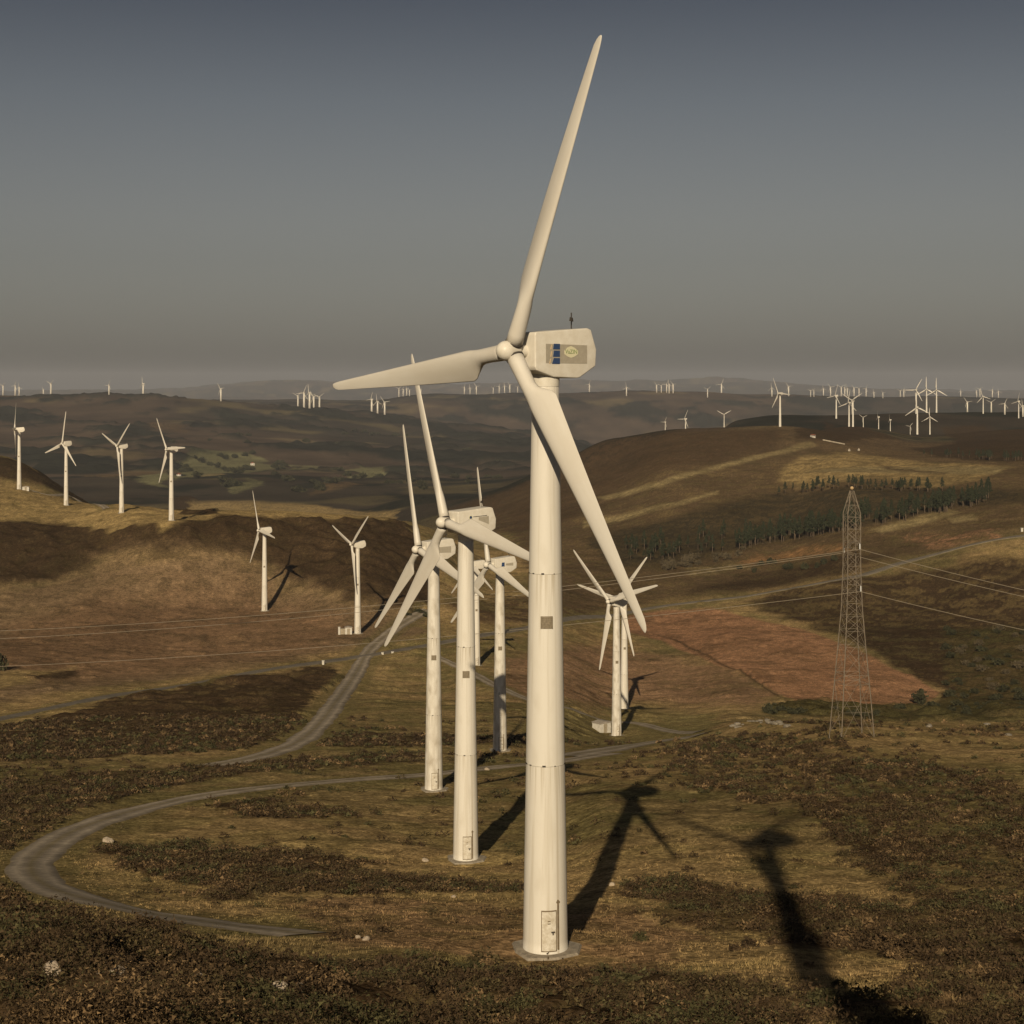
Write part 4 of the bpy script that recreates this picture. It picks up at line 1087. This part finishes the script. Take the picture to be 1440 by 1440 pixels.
def post(px, row, d, h, w, label):
    x = (px - 720) / F * d; z = gz(x, d)
    bm = bmesh.new(); add_box(bm, (-w, -w, -.3), (w, w, h)); bmesh.ops.bevel(bm, geom=[e for e in bm.edges], offset=w * .25, segments=2, affect='EDGES')
    add_box(bm, (-w * 1.25, -w * 1.25, h * .9), (w * 1.25, w * 1.25, h * 1.02))
    o = link('marker_post', bm_mesh('marker_post', bm, M['plaster'])); o.location = (x, d, z); o['label'] = label; o['category'] = 'marker post'; o['group'] = 'white marker posts by the road'
def dhit(px, row): return hit(px, row)[1]
post(454.5, 935, dhit(454.5, 935), 1.2, .32, 'white marker post on the verge left of the track junction')
post(538, 921, dhit(538, 921), .7, .35, 'left one of two low white posts at the track junction')
post(552, 920, dhit(552, 920), .7, .35, 'right one of two low white posts at the track junction')
post(1437, 748, dhit(1437, 748), 1.8, .5, 'white post beside the road at the right edge')

def house(px, row, d, w, dp, h, rz, label, roof='redroof', name='farmhouse'):
    x = (px - 720) / F * d; z = gz(x, d)
    r = bpy.data.objects.new(name, None); C.objects.link(r); r.location = (x, d, z); r.rotation_euler = (0, 0, R_(rz))
    r['label'] = label; r['category'] = 'house' if name == 'farmhouse' else 'building'
    bm = bmesh.new(); add_box(bm, (-w/2, -dp/2, -1.5), (w/2, dp/2, h)); link('wall', bm_mesh('wall', bm, M['plaster']), r)
    bm = bmesh.new(); add_prism(bm, [(-w/2 - .3, h + .01), (w/2 + .3, h + .01), (0, h + w * .28)], -dp/2 - .3, dp/2 + .3)
    bmesh.ops.rotate(bm, verts=bm.verts, cent=(0, 0, 0), matrix=Matrix.Rotation(0, 3, 'Z')); link('roof', bm_mesh('roof', bm, M[roof]), r)
    for k in (-1, 1):
        bm = bmesh.new(); add_box(bm, (k * w * .25 - .5, -dp/2 - .05, 1.0), (k * w * .25 + .5, -dp/2 + .02, 2.2)); link('window', bm_mesh('window', bm, M['dark']), r)
house(355, 641, 2850, 7, 6, 3.5, 15, 'white farmhouse at the top of the green valley fields')
house(252, 681, 2420, 6, 5, 2.6, -10, 'small white farmhouse at the lower left of the green valley fields')
house(1143, 627, 1410, 3.2, 3.2, 2.0, 25, 'small pale building with red roof at the end of the light grass strip', name='hill_building')
def wall_thing(px0, px1, row, d, h, label):
    a, b = at(px0, row, d), at(px1, row, d); z0, z1 = gz(a.x, d), gz(b.x, d)
    bm = bmesh.new(); add_bar(bm, (0, 0, 0), (b.x - a.x, 0, z1 - z0), h / 2); add_bar(bm, (0, 0, h * .5 + .15), (b.x - a.x, 0, z1 - z0 + h * .5 + .15), .35)
    o = link('low_wall', bm_mesh('low_wall', bm, M['pale_stone'])); o.location = (a.x, d, z0 + h * .35); o['label'] = label; o['category'] = 'wall'
wall_thing(1157, 1188, 628, 1400, .45, 'long low white wall beside the red-roofed building on the right hill')
for px, lab in ((1194, 'left of two small pale sheds below the white wall'), (1207.5, 'right of two small pale sheds below the white wall')):
    r = hut(px, 635, dhit(px, 635), 1.5, 1.4, 1.1, 0, lab); r['category'] = 'shed'; r.name = 'shed'

# ------------------------------------------------------------------ rocks
def rock_mesh(seed, m):
    r = random.Random(seed); bm = bmesh.new(); bmesh.ops.create_icosphere(bm, subdivisions=3, radius=1)
    ks = [(Vector((r.gauss(0, 1), r.gauss(0, 1), r.gauss(0, 1))).normalized(), r.uniform(.55, .9)) for _ in range(9)]
    for v in bm.verts:
        d = v.co.normalized(); s = 1.0
        for n, c in ks:
            q = d.dot(n)
            if q > 0: s = min(s, c / q)
        v.co = Vector((d.x * s * 1.1, d.y * s, d.z * s * .75)) * (1 + .05 * r.uniform(-1, 1))
    return bm_mesh('rock', bm, m)
ROCK = [rock_mesh(k, M['rock']) for k in range(3)]; PROCK = [rock_mesh(k + 9, M['paleRock']) for k in range(3)]
def rock(px, row, size, me, label, group, sq=1.0):
    x, d = hit(px, row); z = gz(x, d)
    o = link('rock', me); o.location = (x, d, z + size * .25); o.scale = (size, size, size * sq); o.rotation_euler = (0, 0, random.uniform(0, 6))
    o['label'] = label; o['category'] = 'rock'; o['group'] = group
    return o
FG = [(75, 1391, .25, 'largest pale stone among the heather at lower left'), (166, 1397, .25, 'pale upright stone right of the largest one in the heather'), (280, 1414, .24, 'round pale stone in the heather near the bottom edge'),
      (138, 1398, .1, 'smallest pale stone between two bigger ones in the heather'), (392, 1424, .26, 'pale stone at the bottom edge, left of the last one'), (420, 1418, .24, 'rightmost pale stone in the heather near the bottom edge'),
      (514, 1328, .22, 'right of two pale stones on the bare grass left of the nearest tower'), (503, 1326, .16, 'left of two pale stones on the bare grass left of the nearest tower'),
      (919, 1384, .22, 'single pale stone on the grass at lower right of the nearest tower'), (152, 1184, .5, 'pale stone beside the bend of the gravel track'),
      (638, 1262, .2, 'pale stone on the grass between track and nearest tower'), (860, 1245, .25, 'pale stone beside the shadow of the nearest tower'),
      (598, 1207, .3, 'pale stone on grass left of the second tower foot'), (685, 1083, .4, 'pale stone on the gravel track behind the towers')]
for k, (px, row, s, lab) in enumerate(FG):
    o = rock(px, row, s, PROCK[k % 3], lab, 'pale stones on the near slope')
    if row > 1385: o.location.z += .62 if px < 500 else .3
for k in range(22):
    px = 1032 + 78 * ((k * .618) % 1) + random.uniform(-2, 2); row = 1023 - 8 * math.sin((px - 1028) / 86 * PI) + random.uniform(-2, 3)
    rock(px, row, random.uniform(.3, .85), ROCK[k % 3], 'grey boulder in the outcrop left of the pylon', 'boulders of the outcrop', .8)
rock(1306, 1022, .8, ROCK[1], 'grey boulder on the grass right of the pylon', 'boulders right of the pylon', .7)
rock(1418, 1035, .6, ROCK[0], 'flat grey boulder near the right edge, on the grass', 'boulders right of the pylon', .6)
rock(1388, 1020, .7, ROCK[2], 'dark boulder on the crest between pylon and right edge', 'boulders right of the pylon', .6)

# ------------------------------------------------------------------ trees and bushes
def leaf_blob(bm, c, r, n, size, rnd, flat=1.0):
    for _ in range(n):
        d = Vector((rnd.gauss(0, 1), rnd.gauss(0, 1), rnd.gauss(0, 1))).normalized() * (rnd.random() ** .4)
        p = Vector(c) + Vector((d.x * r, d.y * r, d.z * r * flat))
        u = Vector((rnd.gauss(0, 1), rnd.gauss(0, 1), rnd.gauss(0, 1))).normalized(); w = u.cross(Vector((rnd.gauss(0, 1), rnd.gauss(0, 1), rnd.gauss(0, 1)))).normalized()
        s = size * rnd.uniform(.6, 1.4)
        bm.faces.new([bm.verts.new(p + u * s), bm.verts.new(p - u * s * .6 + w * s * .7), bm.verts.new(p - u * s * .6 - w * s * .7)])
def pine_meshes(seed):
    r = random.Random(seed); h = 10.0
    bm = bmesh.new(); add_lathe(bm, [(-.5, .19), (h * .4, .13), (h * .95, .03)], 6)
    for k in range(5):
        a = r.uniform(0, 6.28); z = r.uniform(2, 7); add_bar(bm, (0, 0, z), (math.cos(a) * .9, math.sin(a) * .9, z + .25), .04, .015)
    tr = bm_mesh('trunk', bm, M['bark'])
    bm = bmesh.new(); base = r.uniform(.22, .42)
    for k in range(22):
        t = k / 21; z = h * (base + (1 - base) * t); rr = (2.0 * (1 - t) ** .8 + .12) * r.uniform(.6, 1.15); a = r.uniform(0, 6.28)
        leaf_blob(bm, (math.cos(a) * rr * .5, math.sin(a) * rr * .5, z), rr * .62 + .15, 26, .32, r, .55)
    return tr, bm_mesh('crown', bm, M['pine'])
PINES = [pine_meshes(k) for k in range(4)]
def pine(x, y, s, k, label, group):
    z = gz(x, y)
    o = bpy.data.objects.new('pine_tree', None); C.objects.link(o); o.location = (x, y, z); o.scale = (s * random.uniform(.85, 1.2), s * random.uniform(.85, 1.2), s); o.rotation_euler = (0, 0, random.uniform(0, 6.28))
    o['label'] = label; o['category'] = 'pine tree'; o['group'] = group
    link('trunk', PINES[k][0], o); link('crown', PINES[k][1], o)
def band(line, n, rows, dy, s0, s1, label, group):
    xs = [p[0] for p in line]
    for i in range(n):
        px = random.uniform(xs[0], xs[-1]); row = float(np.interp(px, xs, [p[1] for p in line]))
        x, y = hit(px, row, 500, 3000)
        y2 = y + random.uniform(0, 1) ** 1.3 * rows * dy
        pine(x * y2 / y, y2, random.uniform(s0, s1), i % 4, label, group)
band([(1055, 769), (1110, 762), (1190, 748), (1215, 741), (1300, 728), (1395, 706)], 160, 3, 9, .7, 1.25, 'dark pine with pale trunk in the plantation strip behind the pylon', 'pines of the lower plantation')
band([(1095, 697), (1180, 688), (1240, 690), (1330, 692)], 50, 2, 10, .55, .9, 'dark pine in the thin upper strip above the plantation', 'pines of the upper strip')
band([(1290, 641), (1360, 646), (1450, 650)], 36, 2, 12, .5, .8, 'dark pine in the row below the right ridge', 'pines below the ridge')
band([(880, 793), (930, 788), (1010, 780), (1060, 772)], 52, 4, 16, .5, 1.1, 'dark conifer in the mixed wood left of the plantation', 'conifers of the mixed wood')
def bush_mesh(seed, m, lv=150, twig=.17):
    r = random.Random(seed); bm = bmesh.new()
    for k in range(8):
        a = r.uniform(0, 6.28); q = r.uniform(.1, .75)
        leaf_blob(bm, (math.cos(a) * q, math.sin(a) * q, r.uniform(.25, .8)), r.uniform(.35, .6), lv // 8, twig, r, .8)
    for k in range(4): add_bar(bm, (0, 0, -.3), (r.uniform(-.5, .5), r.uniform(-.5, .5), .6), .04, .015)
    return bm_mesh('bush', bm, m)
BUSH = [bush_mesh(k, M['bush'], 340, .15) for k in range(3)]; PBUSH = [bush_mesh(k + 5, M['paleBush'], 300, .12) for k in range(3)]
def bush(px, row, s, me, label, group, dmin=300, cat='bush', h=1.0):
    x, y = hit(px, row, dmin, 4000); z = gz(x, y)
    o = link('bush', me); o.location = (x, y, z); o.scale = (s * random.uniform(.9, 1.4), s, s * h); o.rotation_euler = (0, 0, random.uniform(0, 6))
    o['label'] = label; o['category'] = cat; o['group'] = group
    return o
for k in range(34):
    px = random.uniform(1078, 1440); bush(px, random.uniform(994, 1008), random.uniform(.9, 2.0), BUSH[k % 3], 'dark round bush on the scrub line between red field and pylon', 'bushes along the red field')
bush(1295, 992, 2.6, BUSH[1], 'tallest dark bush at the right tip of the red field', 'bushes along the red field', h=1.5)
bush(1082, 997, 2.2, BUSH[0], 'dark bush at the left end of the scrub line below the red field', 'bushes along the red field')
for k in range(46):
    px = random.uniform(1330, 1460); bush(px, random.uniform(880, 990), random.uniform(1.0, 2.6), (BUSH if k % 3 else PBUSH)[k % 3], 'shrub on the scrubby ground right of the red field', 'shrubs right of the red field')
for k in range(30):
    px = random.uniform(930, 1062); bush(px, float(np.interp(px, [930, 1062], [797, 776])) + random.uniform(-4, 9), random.uniform(1.5, 3.2), PBUSH[k % 3], 'pale leafless shrub at the foot of the mixed wood', 'pale shrubs of the mixed wood', h=1.2)
for k in range(10):
    bush(1040 + 15 * k + random.uniform(-5, 5), 797 - 1.2 * k + random.uniform(0, 12), random.uniform(1.6, 2.6), BUSH[k % 3], 'dark bush along the orange strip left of the pylon', 'bushes by the orange strip', h=1.4)
for px, row, s in ((600, 868, 2.0), (590, 862, 1.6), (608, 862, 1.7), (575, 866, 1.2)):
    bush(px, row, s, BUSH[0], 'dark bush by the track behind the long blade', 'bushes by the hill track')
bush(-2, 945, 3.0, BUSH[2], 'dark bush at the left edge beside the pale loop', 'bush at left edge', h=1.6)
# hedges and trees of the far valley
HEDGE = [(275, 640), (285, 643), (295, 646), (306, 649), (315, 651), (322, 654), (330, 657), (338, 653), (345, 650), (392, 644), (398, 650), (386, 648), (330, 638), (310, 637), (318, 640), (355, 634), (345, 636), (470, 652), (480, 655), (490, 660), (500, 665), (510, 668), (245, 655), (255, 658), (390, 652), (320, 655), (262, 648), (250, 645)]
for px, row in HEDGE:
    bush(px, row, random.uniform(6, 10), BUSH[random.randrange(3)], 'dark tree clump in the hedges between the green valley fields', 'hedge trees of the valley fields', 1500, 'tree', .9)
for k in range(60):
    px = random.uniform(230, 700); row = random.uniform(585, 700)
    bush(px, row, random.uniform(6, 11), BUSH[k % 3], 'dark wood clump on the far valley slope', 'wood clumps on the far valley slope', 1500, 'tree', .8)

# ------------------------------------------------------------------ air, sky, sun, camera
def haze():
    bm = bmesh.new(); add_box(bm, (-16000, -120, -420), (16000, 23000, 210))
    m = bpy.data.materials.new('haze'); m.use_nodes = True; nt = m.node_tree; nt.nodes.clear()
    out = nt.nodes.new('ShaderNodeOutputMaterial'); v = nt.nodes.new('ShaderNodeVolumePrincipled')
    v.inputs['Density'].default_value = HAZE; v.inputs['Color'].default_value = (.74, .765, .85, 1); v.inputs['Anisotropy'].default_value = 0.0
    nt.links.new(v.outputs['Volume'], out.inputs['Volume'])
    me = bm_mesh('haze', bm, m)
    link('haze', me, kind='stuff', label='thin bluish haze over the far hills')
HAZE = 4.2e-5
haze()

w = bpy.data.worlds.new('World'); scene.world = w; w.use_nodes = True
nt = w.node_tree; bg = nt.nodes['Background']
sky = nt.nodes.new('ShaderNodeTexSky'); sky.sky_type = 'NISHITA'; sky.sun_disc = False
elev = math.asin(SUN.z); sky.sun_elevation = elev; sky.sun_rotation = math.atan2(SUN.x, SUN.y)
sky.air_density = 1.0; sky.dust_density = 4.0; sky.ozone_density = 1.0; sky.altitude = 700
hs = nt.nodes.new('ShaderNodeHueSaturation'); hs.inputs['Saturation'].default_value = 0.35
nt.links.new(sky.outputs['Color'], hs.inputs['Color'])
# a smoky winter sky: darker and bluer upwards, tan near the horizon
tc = nt.nodes.new('ShaderNodeTexCoord'); sp = nt.nodes.new('ShaderNodeSeparateXYZ'); nt.links.new(tc.outputs['Generated'], sp.inputs[0])
rp = nt.nodes.new('ShaderNodeValToRGB'); nt.links.new(sp.outputs['Z'], rp.inputs['Fac'])
e = rp.color_ramp.elements
e[0].position = 0.0; e[0].color = (.40, .375, .34, 1)
e[1].position = 1.0; e[1].color = (.12, .13, .16, 1)
for p, c_ in ((.03, (.46, .43, .385)), (.10, (.385, .370, .345)), (.17, (.272, .280, .284)), (.235, (.15, .163, .187))):
    q = e.new(p); q.color = (*c_, 1)
mx = nt.nodes.new('ShaderNodeMix'); mx.data_type = 'RGBA'; mx.blend_type = 'MULTIPLY'; mx.inputs['Factor'].default_value = 1
nt.links.new(hs.outputs['Color'], mx.inputs['A']); nt.links.new(rp.outputs['Color'], mx.inputs['B'])
nt.links.new(mx.outputs['Result'], bg.inputs['Color'])
bg.inputs['Strength'].default_value = 0.10

sl = bpy.data.lights.new('sun', 'SUN'); sl.energy = 4.6; sl.angle = R_(.5); sl.color = (1.0, .84, .60)
so = bpy.data.objects.new('sun', sl); C.objects.link(so); so.rotation_euler = SUN.to_track_quat('Z', 'Y').to_euler()

cam = bpy.data.cameras.new('camera'); co = bpy.data.objects.new('camera', cam); C.objects.link(co)
co.location = (0, 0, 0); co.rotation_euler = (PI / 2, 0, 0)
cam.sensor_width = 36; cam.lens = 36 * F / 1440; cam.shift_y = -(720 - HR) / 1440
cam.clip_start = .5; cam.clip_end = 60000
scene.camera = co
scene.view_settings.view_transform = 'Standard'; scene.view_settings.look = 'None'
scene.view_settings.exposure = 0; scene.view_settings.gamma = 1
scene.render.engine = 'CYCLES'
scene.cycles.max_bounces = 5; scene.cycles.volume_bounces = 0
try: scene.cycles.use_denoising = True
except Exception: pass
